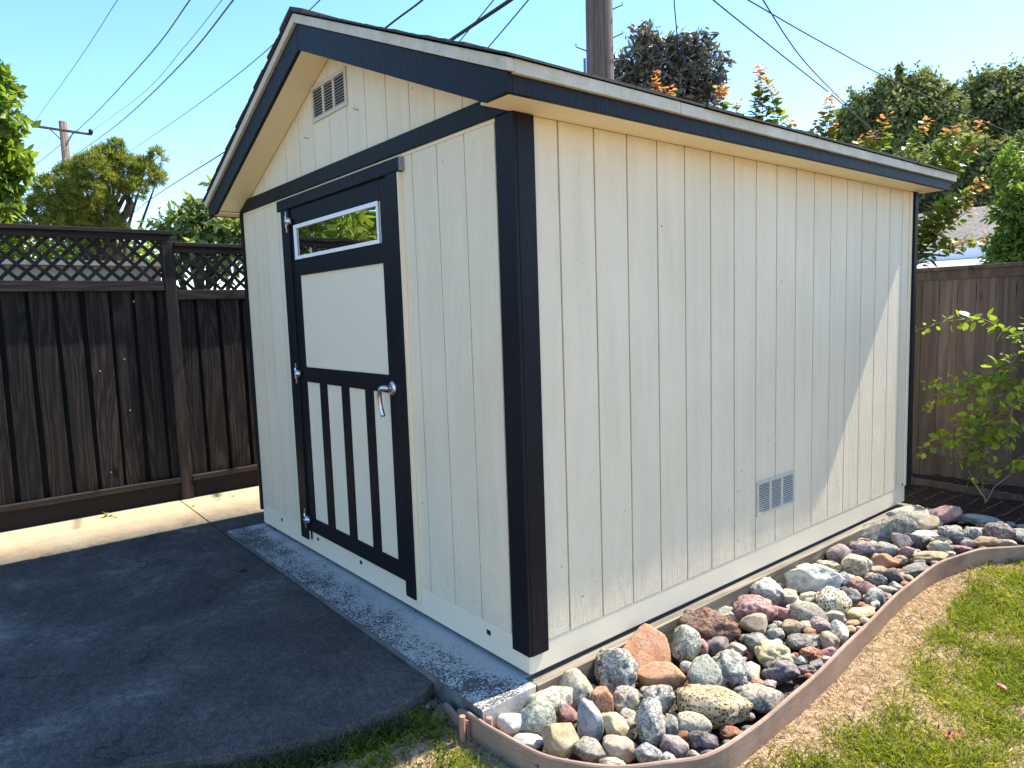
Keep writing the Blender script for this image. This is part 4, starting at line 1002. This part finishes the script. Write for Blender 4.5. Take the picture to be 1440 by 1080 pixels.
# light bush right of the pine and the greenery seen through the lattice
t = thing('light_green_tree', tuple(np.append(atd(275, 320, 8)[:2], 0)), 'airy pale green tree between the pine and the left eave of the shed', 'tree')
cl = [sph(285, 315, 8, 26), sph(320, 320, 8, 26), sph(250, 318, 8, 20), sph(235, 330, 8, 14), sph(270, 285, 8, 7), sph(276, 300, 8, 11), sph(298, 262, 7.9, 8), sph(300, 290, 8, 13), sph(345, 300, 8.1, 26), sph(300, 350, 8, 38), sph(260, 350, 8, 30), sph(215, 322, 8, 11), sph(390, 300, 8.4, 40)]
trunk(t, (t.location.x, t.location.y, -.2), (t.location.x, t.location.y, 2.0), .07, cl)
crown('crown', cl, 4200, .085, BUSHM, t, .42, shell=.35)
hedge_px = [(20, 340, 60, 'rounded green shrub behind the left end of the lattice'), (95, 345, 50, 'green shrub behind the lattice under the pine'), (165, 345, 45, 'yellow-green shrub behind the lattice beside the tall post'), (-70, 340, 60, 'green shrub behind the fence beyond the left edge')]
for k, (u, v, r, lab) in enumerate(hedge_px):
    p = atd(u, 400, 10.2); t = thing('shrub', (p[0], p[1], 0), lab, 'shrub', 'shrubs behind the lattice fence')
    cl = grow_clumps(p[0], p[1], atd(u, v, 10.2)[2]-.15, .65, .65, .42, 10, .28, 40+k)
    trunk(t, (p[0], p[1], -.2), (p[0], p[1], 1.7), .04, cl[:4], 'stem'); crown('foliage', cl, 1700, .07, (VARM if k % 2 else LEFTM), t, .5)
# pale low building behind the lattice
p0 = atd(-60, 372, 8.4); p1 = atd(225, 376, 8.6)
nb = thing('neighbour_garage', tuple(np.append((p0[:2]+p1[:2])/2, 0)), 'pale stucco outbuilding glimpsed through the lattice', 'building')
dv = (p1-p0)[:2]; dv /= np.linalg.norm(dv); nv = np.array([-dv[1], dv[0]]); nv = nv if nv[0] < 0 else -nv
def rect_prism(mb, a, b, n, dep, z0, z1):
    c = [tuple(a), tuple(b), tuple(b+n*dep), tuple(a+n*dep)]; mb.prism(c, 'z', z0, z1)
m = MB(); rect_prism(m, p0[:2], p1[:2], nv, .9, -.2, p0[2]); m.build('wall', m_plain_paint('pale_stucco', (.62, .56, .46), .05, .4, .9), nb)
m = MB(); rect_prism(m, p0[:2]-dv*.2-nv*.12, p1[:2]+dv*.2-nv*.12, nv, 1.1, p0[2]+.002, p0[2]+.05); m.build('roof', m_plain_paint('pale_roof', (.45, .41, .35), .1), nb)
# dark loquat-like tree behind the pole
t = thing('dark_leaved_tree', tuple(np.append(atd(940, 200, 12)[:2], 0)), 'dark purplish large-leaved tree just right of the thick pole', 'tree')
cl = [sph(905, 60, 12, 18), sph(930, 80, 12, 26), sph(900, 100, 12, 26), sph(965, 80, 12, 24), sph(985, 65, 12, 16), sph(990, 95, 12, 24), sph(1000, 125, 12, 16), sph(955, 118, 12, 28), sph(915, 130, 12, 26), sph(880, 115, 12, 18), sph(985, 135, 12, 15), sph(885, 140, 12, 22), sph(870, 85, 12, 8), sph(905, 45, 12, 7), sph(940, 160, 12.2, 34), sph(890, 170, 12.2, 30)]
trunk(t, (t.location.x, t.location.y, -.2), (t.location.x, t.location.y, 4.2), .12, cl)
crown('crown', cl, 7500, .135, DARKM, t, .30, shell=.4, up=.1)
# distant rounded trees
def far_tree(name, spheres, n, sz, lab, mat, D, tr=.25):
    base = spheres[0]; t = thing(name, (base[0], base[1], 0), lab, 'tree', None)
    trunk(t, (base[0], base[1], -.2), (base[0], base[1], base[2]), tr, spheres); crown('crown', spheres, n, sz, mat, t, .55, shell=.75, up=.5); return t
far_tree('round_tree', [sph(1275, 175, 30, 52), sph(1235, 165, 30, 36), sph(1205, 178, 30, 26), sph(1290, 145, 30, 30), sph(1255, 145, 30, 24), sph(1225, 205, 30, 40), sph(1285, 215, 30, 50), sph(1240, 240, 30, 50), sph(1190, 172, 30, 14), sph(1320, 155, 30, 22)], 42000, .15, 'rounded dark olive tree left of the highest crown on the right skyline', HILLM, 30)
far_tree('round_tree', [sph(1400, 165, 33, 48), sph(1385, 140, 33, 28), sph(1430, 160, 33, 36), sph(1360, 170, 33, 32), sph(1405, 130, 33, 16), sph(1440, 200, 33, 48), sph(1375, 205, 33, 44), sph(1480, 170, 33, 50), sph(1340, 200, 33, 36)], 38000, .16, 'tall rounded tree that is the highest crown on the right skyline', HILLM, 33)
far_tree('round_tree', [sph(1385, 255, 24, 36), sph(1345, 235, 24, 34), sph(1420, 240, 24, 34), sph(1320, 262, 24, 38), sph(1290, 270, 24, 40), sph(1350, 280, 24, 34), sph(1400, 285, 24, 26), sph(1250, 275, 24, 38), sph(1300, 300, 24, 30)], 30000, .12, 'lower dark green tree mass directly behind the grey-roofed house', HILLM, 24, .15)
# feathery tree at the far right
t = thing('feathery_tree', tuple(np.append(atd(1450, 380, 9)[:2], 0)), 'bright feathery green tree cut by the right edge above the fence', 'tree')
cl = [sph(1430, 250, 9, 22, .8), sph(1420, 225, 9, 14), sph(1440, 290, 9, 26), sph(1415, 300, 9, 18, .7), sph(1430, 335, 9, 24), sph(1412, 345, 9, 14), sph(1420, 365, 9, 28), sph(1402, 366, 9, 11), sph(1470, 280, 9, 40), sph(1480, 350, 9, 40)]
trunk(t, (t.location.x, t.location.y, -.2), (t.location.x, t.location.y, 2.4), .07, cl)
crown('crown', cl, 8000, .062, VARM, t, .4, shell=.3)
# trees that the door window mirrors
for k, (x, y, h, lab) in enumerate([(-7.6, -3.6, 3.2, 'green tree beyond the long fence, mirrored in the middle of the door window'), (-8.2, -6.0, 3.8, 'tall green tree beyond the long fence, mirrored toward the right of the door window'), (-9.5, -2.3, 3.0, 'green tree beyond the fence, mirrored at the left of the door window')]):
    t = thing('garden_tree', (x, y, 0), lab, 'tree'); cl = grow_clumps(x, y, h*.75, 1.1, 1.1, h*.4, 18, .5, 70+k)
    trunk(t, (x, y, -.2), (x, y, h*.6), .09, cl[:7]); crown('crown', cl, 5000, .12, (LEFTM if k != 1 else BUSHM), t, .5)

# ------------------------------------------------------------------ stems with leaves (shoots and the young shrub)
def leafy_stems(parent, stems, per_m, size, mat, name_leaf='leaves', round_=.85, stem_r=.006, tipfrac=.35, spread=.5, tipstart=.55):
    Cs = []; Ds = []; Ns = []; Ls = []; Ts = []; mb = MB()
    for pts in stems:
        pts = [np.array(p, float) for p in pts]
        cv = []
        for i in range(len(pts)-1):
            for k in range(6): cv.append(pts[i]*(1-k/6)+pts[i+1]*(k/6))
        cv.append(pts[-1]); cv = np.array(cv); n = len(cv)
        jit = rng.normal(size=(n, 3))*.004; cv = cv+jit
        mb.tube(cv, [stem_r*(1-.75*i/(n-1)) for i in range(n)], 5)
        Ltot = np.linalg.norm(np.diff(cv, axis=0), axis=1).sum(); nl = max(3, int(per_m*Ltot))
        f = (np.arange(nl)+rng.random(nl))/nl; f = .06+.94*f; ii = np.minimum((f*(n-1)).astype(int), n-2); fr = f*(n-1)-ii
        P = cv[ii]*(1-fr)[:, None]+cv[ii+1]*fr[:, None]; T = unit(cv[ii+1]-cv[ii])
        az = np.arange(nl)*2.4+rng.random(nl); a = unit(np.cross(T, np.array([.3, .2, 1.0]))); b = np.cross(T, a)
        out = a*np.cos(az)[:, None]+b*np.sin(az)[:, None]
        D = unit(out+T*.45+rdir(nl)*.35+np.array([0, 0, -.1])); pet = size*spread*rng.random(nl)
        Cs.append(P+D*pet[:, None]); Ds.append(D); Ns.append(unit(np.array([0, 0, 1.0])+rdir(nl)*.6+T*.3)); sc = 1-.55*np.clip((f-.6)/.4, 0, 1)
        Ls.append(size*(.65+.6*rng.random(nl))*sc); Ts.append(np.clip((f-tipstart)/max(1e-3, tipfrac)+.2*rng.normal(size=nl), 0, 1))
    C, D, N, L_, T = map(np.concatenate, (Cs, Ds, Ns, Ls, Ts)); V, F = leaves(C, D, N, L_, L_*round_, .12, .2)
    mb.build('stems', TWIG, parent); return np_mesh(name_leaf, V, F, mat, parent, tint=np.repeat(T, 7))
def S(D, *uv): return [atd(u, v, D) for u, v in uv]
# apricot-like tree behind the shed: main row of shoots
tb = atd(1130, 420, 6.9); t = thing('red_tipped_tree', (tb[0], tb[1], 0), 'leafy tree with upright red-tipped shoots poking over the long eave of the shed', 'tree')
stems = [S(6.7, (940, 210), (925, 160), (922, 100)), S(6.7, (955, 210), (945, 160), (940, 122)), S(6.7, (1020, 230), (1012, 170), (1015, 118)), S(6.8, (1045, 220), (1038, 175), (1036, 140)), S(6.8, (1080, 230), (1072, 150), (1068, 92)), S(6.8, (1100, 230), (1092, 160), (1080, 115)),
         S(6.8, (1065, 230), (1060, 180), (1066, 130)), S(6.9, (1120, 240), (1110, 195), (1112, 165)), S(6.9, (1150, 250), (1160, 190), (1172, 128)), S(6.9, (1135, 250), (1140, 200), (1150, 165)), S(6.9, (1170, 260), (1165, 215), (1170, 170)), S(6.9, (1090, 240), (1085, 200), (1090, 175)), S(6.8, (1000, 210), (985, 170), (978, 150)), S(6.8, (960, 200), (950, 175), (958, 150))]
m = MB(); 
for s_ in stems: m.tube([(tb[0], tb[1], 1.6+.2*random.random()), (np.array([tb[0], tb[1], 2.3])+s_[0])/2, s_[0]], [.02, .012, .007], 6)
m.tube([(tb[0], tb[1], -.2), (tb[0]+.03, tb[1], .8), (tb[0], tb[1], 1.8)], [.06, .05, .04], 10); m.build('trunk', BARK, t)
leafy_stems(t, stems, 175, .074, SHOOTM, 'crown')
tb = atd(1250, 420, 8.6); t = thing('red_tipped_tree', (tb[0], tb[1], 0), 'leafy tree with orange-tipped branches arching out past the far end of the shed roof', 'tree')
stems = [S(8.6, (1215, 260), (1235, 210), (1248, 160)), S(8.6, (1200, 250), (1215, 215), (1205, 195)), S(8.6, (1240, 270), (1225, 220), (1225, 185)), S(8.4, (1250, 270), (1280, 210), (1305, 165)), S(8.4, (1290, 260), (1325, 220), (1345, 172)), S(8.4, (1300, 265), (1350, 215), (1382, 172)), S(8.4, (1310, 250), (1345, 235), (1370, 205)), S(8.4, (1300, 245), (1330, 200), (1335, 185)),
         S(8.2, (1285, 350), (1330, 300), (1390, 252)), S(8.2, (1290, 330), (1330, 290), (1375, 262)), S(8.2, (1290, 360), (1330, 320), (1370, 290)), S(8.2, (1285, 370), (1300, 320), (1310, 292)), S(8.2, (1285, 375), (1320, 350), (1350, 340)), S(8.2, (1290, 350), (1310, 315), (1345, 300)), S(8.2, (1330, 360), (1345, 345), (1390, 330)), S(8.2, (1285, 380), (1300, 350), (1325, 322)), S(8.2, (1285, 360), (1296, 340), (1300, 310))]
m = MB()
for s_ in stems: m.tube([(tb[0], tb[1], 1.5), (np.array([tb[0], tb[1], 2.0])+s_[0])/2, s_[0]], [.03, .018, .009], 6)
m.tube([(tb[0], tb[1], -.2), (tb[0]+.03, tb[1], .8), (tb[0], tb[1], 1.7)], [.06, .05, .04], 10); m.build('trunk', BARK, t)
leafy_stems(t, stems, 95, .092, SHOOTM, 'crown', tipstart=.62, stem_r=.009)
# young shrub before the brown fence
def Y(y, *uv): return [aty(u, v, y) for u, v in uv]
bs = aty(1385, 712, 4.40); t = thing('young_shrub', (bs[0], bs[1], -.1), 'young round-leaved shrub with arching branches before the brown fence', 'shrub')
b0 = (bs[0], bs[1], -.12)
stems = [[b0]+Y(4.40, (1380, 650), (1385, 600), (1400, 560), (1430, 500), (1445, 450)),
         Y(4.38, (1445, 478), (1418, 466), (1380, 448), (1340, 450), (1288, 464)), Y(4.36, (1430, 540), (1390, 530), (1340, 535), (1298, 540)), Y(4.34, (1400, 580), (1360, 560), (1325, 555), (1300, 575)),
         Y(4.36, (1430, 520), (1400, 525), (1370, 545), (1330, 560)), Y(4.3, (1380, 640), (1345, 610), (1320, 620), (1286, 642)), Y(4.3, (1378, 640), (1360, 600), (1340, 585)), Y(4.35, (1380, 630), (1365, 640), (1345, 648)), Y(4.3, (1385, 620), (1400, 605), (1390, 640)),
         Y(4.3, (1395, 600), (1415, 595), (1438, 605)), Y(4.3, (1400, 590), (1420, 570), (1440, 560)), Y(4.35, (1410, 545), (1400, 520), (1410, 500)), Y(4.3, (1400, 600), (1370, 580), (1350, 600)), Y(4.32, (1440, 640), (1420, 655), (1385, 655)), Y(4.3, (1450, 580), (1425, 610), (1405, 625)), Y(4.4, (1450, 520), (1430, 545), (1440, 575)), Y(4.3, (1384, 640), (1372, 615), (1372, 590))]
leafy_stems(t, stems, 62, .072, YOUNGM, 'leaves', round_=.95, stem_r=.006, tipstart=.75)
m = MB()
for a in (Y(4.38, (1385, 700), (1362, 670), (1360, 690)), Y(4.36, (1388, 705), (1398, 685), (1420, 668)), Y(4.40, (1388, 705), (1372, 680), (1362, 662))): m.tube([b0]+a, [.005, .004, .003, .002], 5)
m.build('bare_stems', m_plain_paint('grey_stem', (.35, .30, .27), .2), t)

# ------------------------------------------------------------------ neighbour's house on the right
HY = 14.0
h = thing('neighbour_house', (-1, 17, 0), 'neighbouring house with grey-brown shingle roof and white fascia beyond the brown fence', 'house')
ev = aty(1405, 345, HY)[2]; rdg = aty(1425, 285, HY+3.2)[2]
def m_roof():
    s = NT('grey_brown_shingles'); v = s.coord()
    br = s.n('TexBrick', ins={'Vector': s.n('Mapping', ins={'Vector': s.n('TexCoord').outputs['UV'], 'Scale': (1, 1, 1)}).outputs[0], 'Color1': (.13, .112, .10, 1), 'Color2': (.19, .165, .15, 1), 'Mortar': (.04, .035, .03, 1), 'Scale': 1.0, 'Mortar Size': .012, 'Brick Width': .30, 'Row Height': .14})
    c = s.mix(s.ramp(s.noise(v, 30, 4, .7), [(.4, 0), (.8, .6)]), br.outputs[0], (.26, .23, .21)); return s.fin(c, .9)
x0, x1 = -9, 8
me = bpy.data.meshes.new('roof'); o = h.location
RV = [(x0, HY-.4, ev-.05), (x1, HY-.4, ev-.05), (x1, HY+3.2, rdg), (x0, HY+3.2, rdg), (x0, HY+7, ev-.05), (x1, HY+7, ev-.05)]
me.from_pydata([(a-o.x, b-o.y, c-o.z) for a, b, c in RV], [], [(0, 1, 2, 3), (3, 2, 5, 4)]); uv = me.uv_layers.new(name='UVMap')
for i, q in enumerate([(0, 0), (17, 0), (17, 3.7), (0, 3.7), (0, 3.7), (17, 3.7), (17, 7), (0, 7)]): uv.data[i].uv = q
ro = link_mesh('roof', me, m_roof(), h)
m = MB(); m.box(x0, x1, HY-.43, HY-.405, ev-.24, ev-.035); m.build('fascia', WHITE, h)
m = MB(); m.box(x0, x1, HY-.404, HY+.15, ev-.245, ev-.235); m.build('eave_soffit', WHITE, h)
m = MB(); m.box(x0, x1, HY+.16, HY+6.8, -.2, ev-.25); m.build('wall', m_plain_paint('house_wall', (.24, .20, .17), .1), h)
m = MB(); m.box(x0, 3, HY-1.5, HY-1.42, ev-.62, ev-.45); m.build('patio_beam', WHITE, h)
for x in (-5.2, -3.45, -1.2, 1.5):
    m = MB(); m.box(x, x+.12, HY-1.5, HY-1.40, -.2, ev-.62); m.build('patio_post', WHITE, h)
m = MB(); m.prism([(HY-1.55, ev-.44), (HY-.44, ev-.22), (HY-.44, ev-.25), (HY-1.55, ev-.46)], 'x', x0, 3); m.build('patio_roof', m_plain_paint('patio_roofing', (.5, .48, .45), .1), h)
bt = aty(1407, 349, HY-1.0); m = MB(); m.tube([(bt[0]-.3, bt[1], bt[2]), (bt[0]-.1, bt[1], bt[2]+.03), (bt[0]+.12, bt[1], bt[2]+.02), (bt[0]+.3, bt[1], bt[2]-.02)], [.03, .05, .05, .02], 8)
tag(m.build('blue_tarp', m_plain_paint('bright_blue_plastic', (.02, .30, .65), .1), loc=tuple(bt)), 'bright blue folded tarp at the white eave of the neighbouring house', 'tarp')

# ------------------------------------------------------------------ lawn
def in_view_mask(P):
    c = (P-np.array(CW))@RM.T; z = -c[:, 2]; u = c[:, 0]/z*FPX+720; v = 540-c[:, 1]/z*FPX
    return (z > .1) & (u > -250) & (u < 1700) & (v > 560) & (v < 1400)
def inside(poly, x, y):
    c = np.zeros(len(x), bool); j = len(poly)-1
    for i in range(len(poly)):
        xi, yi = poly[i]; xj, yj = poly[j]
        k = ((yi > y) != (yj > y)) & (x < (xj-xi)*(y-yi)/((yj-yi)+1e-12)+xi); c ^= k; j = i
    return c
bed_poly = [tuple(p) for p in EC]+[(1.9, 6), (-6, 6), (-6, -.27), (-.3, -.27), (-.07, -.32)]
pad_poly = pad
# inner edge of the green grass (photo px -> ground)
GE = [atz(u, v, GZ)[:2] for u, v in [(1440, 790), (1384, 797), (1362, 835), (1329, 872), (1298, 913), (1284, 952), (1257, 985), (1223, 1005), (1190, 1019), (1157, 1038), (1120, 1062), (1040, 1090)]]
GE2 = [atz(u, v, GZ)[:2] for u, v in [(700, 1110), (648, 1070), (640, 1045), (600, 1025), (560, 1020), (575, 1000), (608, 985)]]
green_poly = [tuple(p) for p in GE]+[(.62, -.15), (.35, -.5)]+[tuple(p) for p in GE2]+[(-1.2, -.4), (-1.2, -4), (6, -4), (6, 6), (2.2, 6)]
def blades(n, x0, x1, y0, y1, name, mat, lab, ln, wd, mode):
    P = np.stack([rng.uniform(x0, x1, n), rng.uniform(y0, y1, n)], 1)
    ok = ~inside(bed_poly, P[:, 0], P[:, 1]) & ~inside(pad_poly, P[:, 0]+.015, P[:, 1]-.01)
    P = P[ok]; P3 = np.column_stack([P, np.full(len(P), GZ)]); P3 = P3[in_view_mask(P3)]; P = P3[:, :2]
    ins = inside(green_poly, P[:, 0]+rng.normal(size=len(P))*.035, P[:, 1]+rng.normal(size=len(P))*.035)
    patch = .5+.5*np.sin(P[:, 0]*9+3*np.sin(P[:, 1]*5))*np.sin(P[:, 1]*8+2*np.sin(P[:, 0]*7))
    if mode == 'green': keep = (ins & (rng.random(len(P)) < .14+.80*patch**1.2)) | (rng.random(len(P)) < .006)
    elif mode == 'straw': keep = rng.random(len(P)) < np.where(ins, .25+.55*(1-patch), 1.0)
    P3 = P3[keep]; n = len(P3); patch = patch[keep]
    P3[:, 2] = np.array([gz(a, b)+.010*noise.noise(Vector((a*4, b*4, 0))) for a, b, c in P3])-.002
    D = unit(rdir(n)*np.array([1, 1, .4])+np.array([0, 0, .85 if mode == 'green' else .10]))
    D[:, 2] = np.abs(D[:, 2])
    L_ = ln*(.5+.9*rng.random(n))*(1 if mode != 'green' else .75+.5*patch); S_ = unit(np.cross(D, rdir(n))); w_ = wd*(.7+.6*rng.random(n))
    droop = np.column_stack([D[:, 0], D[:, 1], np.full(n, -.55 if mode == 'green' else -.05)])
    b0 = P3-S_*w_[:, None]/2; b1 = P3+S_*w_[:, None]/2; mid = P3+D*(L_*.55)[:, None]; m0 = mid-S_*(w_*.4)[:, None]; m1 = mid+S_*(w_*.4)[:, None]; tip = mid+unit(D+droop*.6)*(L_*.45)[:, None]
    V = np.stack([b0, b1, m1, m0, tip], 1).reshape(-1, 3); k = (np.arange(n)*5)[:, None]
    
    o = np_mesh(name, V, [k+np.array([0, 1, 2, 3]), k+np.array([3, 2, 4])], mat, loc=(1, 0, GZ)); tag(o, lab, 'grass', kind='stuff'); return o
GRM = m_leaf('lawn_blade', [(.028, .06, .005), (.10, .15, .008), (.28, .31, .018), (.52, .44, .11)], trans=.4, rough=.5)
STM = m_leaf('straw_blade', [(.20, .12, .06), (.48, .34, .20), (.68, .52, .33)], trans=.2, rough=.7)
blades(900000, -1.0, 2.6, -2.2, 4.6, 'lawn_grass', GRM, 'green lawn grass along the right and bottom edges', .042, .0042, 'green')
blades(420000, -.8, 2.6, -2.0, 4.2, 'dry_grass', STM, 'dry straw-coloured thatch between the edging and the lawn', .030, .0030, 'straw')
# longer uncut grass along the slab corner and the pad edge
n = 2600; f = .22+.78*rng.random(n); sx = np.interp(f, [0, .25, .5, .75, 1], [-.26, -.19, -.23, -.33, -.62]); sy = np.interp(f, [0, .25, .5, .75, 1], [-.32, -.50, -.80, -1.05, -1.45])
B = np.column_stack([sx+np.abs(rng.normal(size=n))*.030, sy+rng.normal(size=n)*.012, np.full(n, GZ+.043)])
D = unit(rdir(n)*np.array([1, 1, .3])+np.array([0, 0, 1.2])); L_ = .05*(.5+.9*rng.random(n)); S_ = unit(np.cross(D, rdir(n))); w_ = .0045*(.7+.6*rng.random(n))
mid = B+D*(L_*.55)[:, None]; tip = mid+unit(D+np.column_stack([D[:, 0], D[:, 1], np.full(n, -.4)])*.7)*(L_*.5)[:, None]
V = np.stack([B-S_*w_[:, None]/2, B+S_*w_[:, None]/2, mid+S_*(w_*.4)[:, None], mid-S_*(w_*.4)[:, None], tip], 1).reshape(-1, 3); k = (np.arange(n)*5)[:, None]
tag(np_mesh('edge_grass', V, [k+np.array([0, 1, 2, 3]), k+np.array([3, 2, 4])], m_leaf('shade_darkened_lawn_blade', [(.012, .026, .005), (.035, .06, .010), (.12, .11, .04)], trans=.2), loc=(-.2, -.8, GZ)), 'longer shade-darkened grass fringing the edge of the shaded concrete pad', 'grass', kind='stuff')  # blade colour darkened to carry the shade beside the slab
# petals and fallen leaf, weeds
PETM = m_plain_paint('red_petal', (.55, .05, .03), .2); PINKM = m_plain_paint('pink_petal', (.75, .12, .25), .2)
def petal(u, v, z, mat, lab, s=.016, cat='petal', name='fallen_petal'):
    p = atz(u, v, z); n = 3; C = np.repeat([p], n, 0)+rng.normal(size=(n, 3))*.004; C[:, 2] = z+.004*np.arange(n)
    D = unit(rdir(n)*np.array([1, 1, .3])); V, F = leaves(C, D, unit(rdir(n)*.4+np.array([0, 0, 1.])), np.full(n, s*1.5), np.full(n, s), .2, .3)
    tag(np_mesh(name, V, F, mat, loc=tuple(p)), lab, cat)
petal(1407, 965, -.122, PINKM, 'pink petal lying on the green lawn near the right edge', .017)
petal(1345, 1036, -.122, PETM, 'larger red petal lying on the lawn near the bottom right', .020)
petal(1336, 1030, -.120, PETM, 'small red petal just beside the larger red one on the lawn', .012)
petal(342, 803, -.036, m_plain_paint('dry_brown_leaf', (.05, .03, .02), .2), 'dry curled brown leaf on the shaded concrete pad', .030, 'leaf', 'fallen_leaf')
petal(163, 726, -.036, m_plain_paint('yellow_leaf', (.35, .36, .05), .2), 'yellow leaf on the sunlit concrete by the fence foot', .022, 'leaf', 'fallen_leaf')
def weed(u, v, n, s, lab):
    p = atz(u, v, -.042); C = np.repeat([p], n, 0)+rng.normal(size=(n, 3))*np.array([.006, .009, .003]); C[:, 2] = -.042+np.abs(rng.normal(size=n))*.012
    D = unit(rdir(n)*np.array([1, 1, .4])+np.array([.3, 0, .5])); V, F = leaves(C, D, unit(rdir(n)*.5+np.array([0, 0, 1.])), np.full(n, s), np.full(n, s*.7), .2, .3)
    tag(np_mesh('weed', V, F, YOUNGM, loc=tuple(p), tint=np.zeros(n*7)), lab, 'weed', 'weeds along the foot of the dark fence')
weed(150, 727, 10, .030, 'small bright green weed growing under the lattice fence kick board')
weed(272, 712, 12, .016, 'tiny weed at the foot of the tall fence post'); weed(308, 703, 14, .014, 'row of tiny weeds below the lower fence section nearest the post'); weed(330, 698, 12, .014, 'row of tiny weeds below the lower fence section nearest the shed')
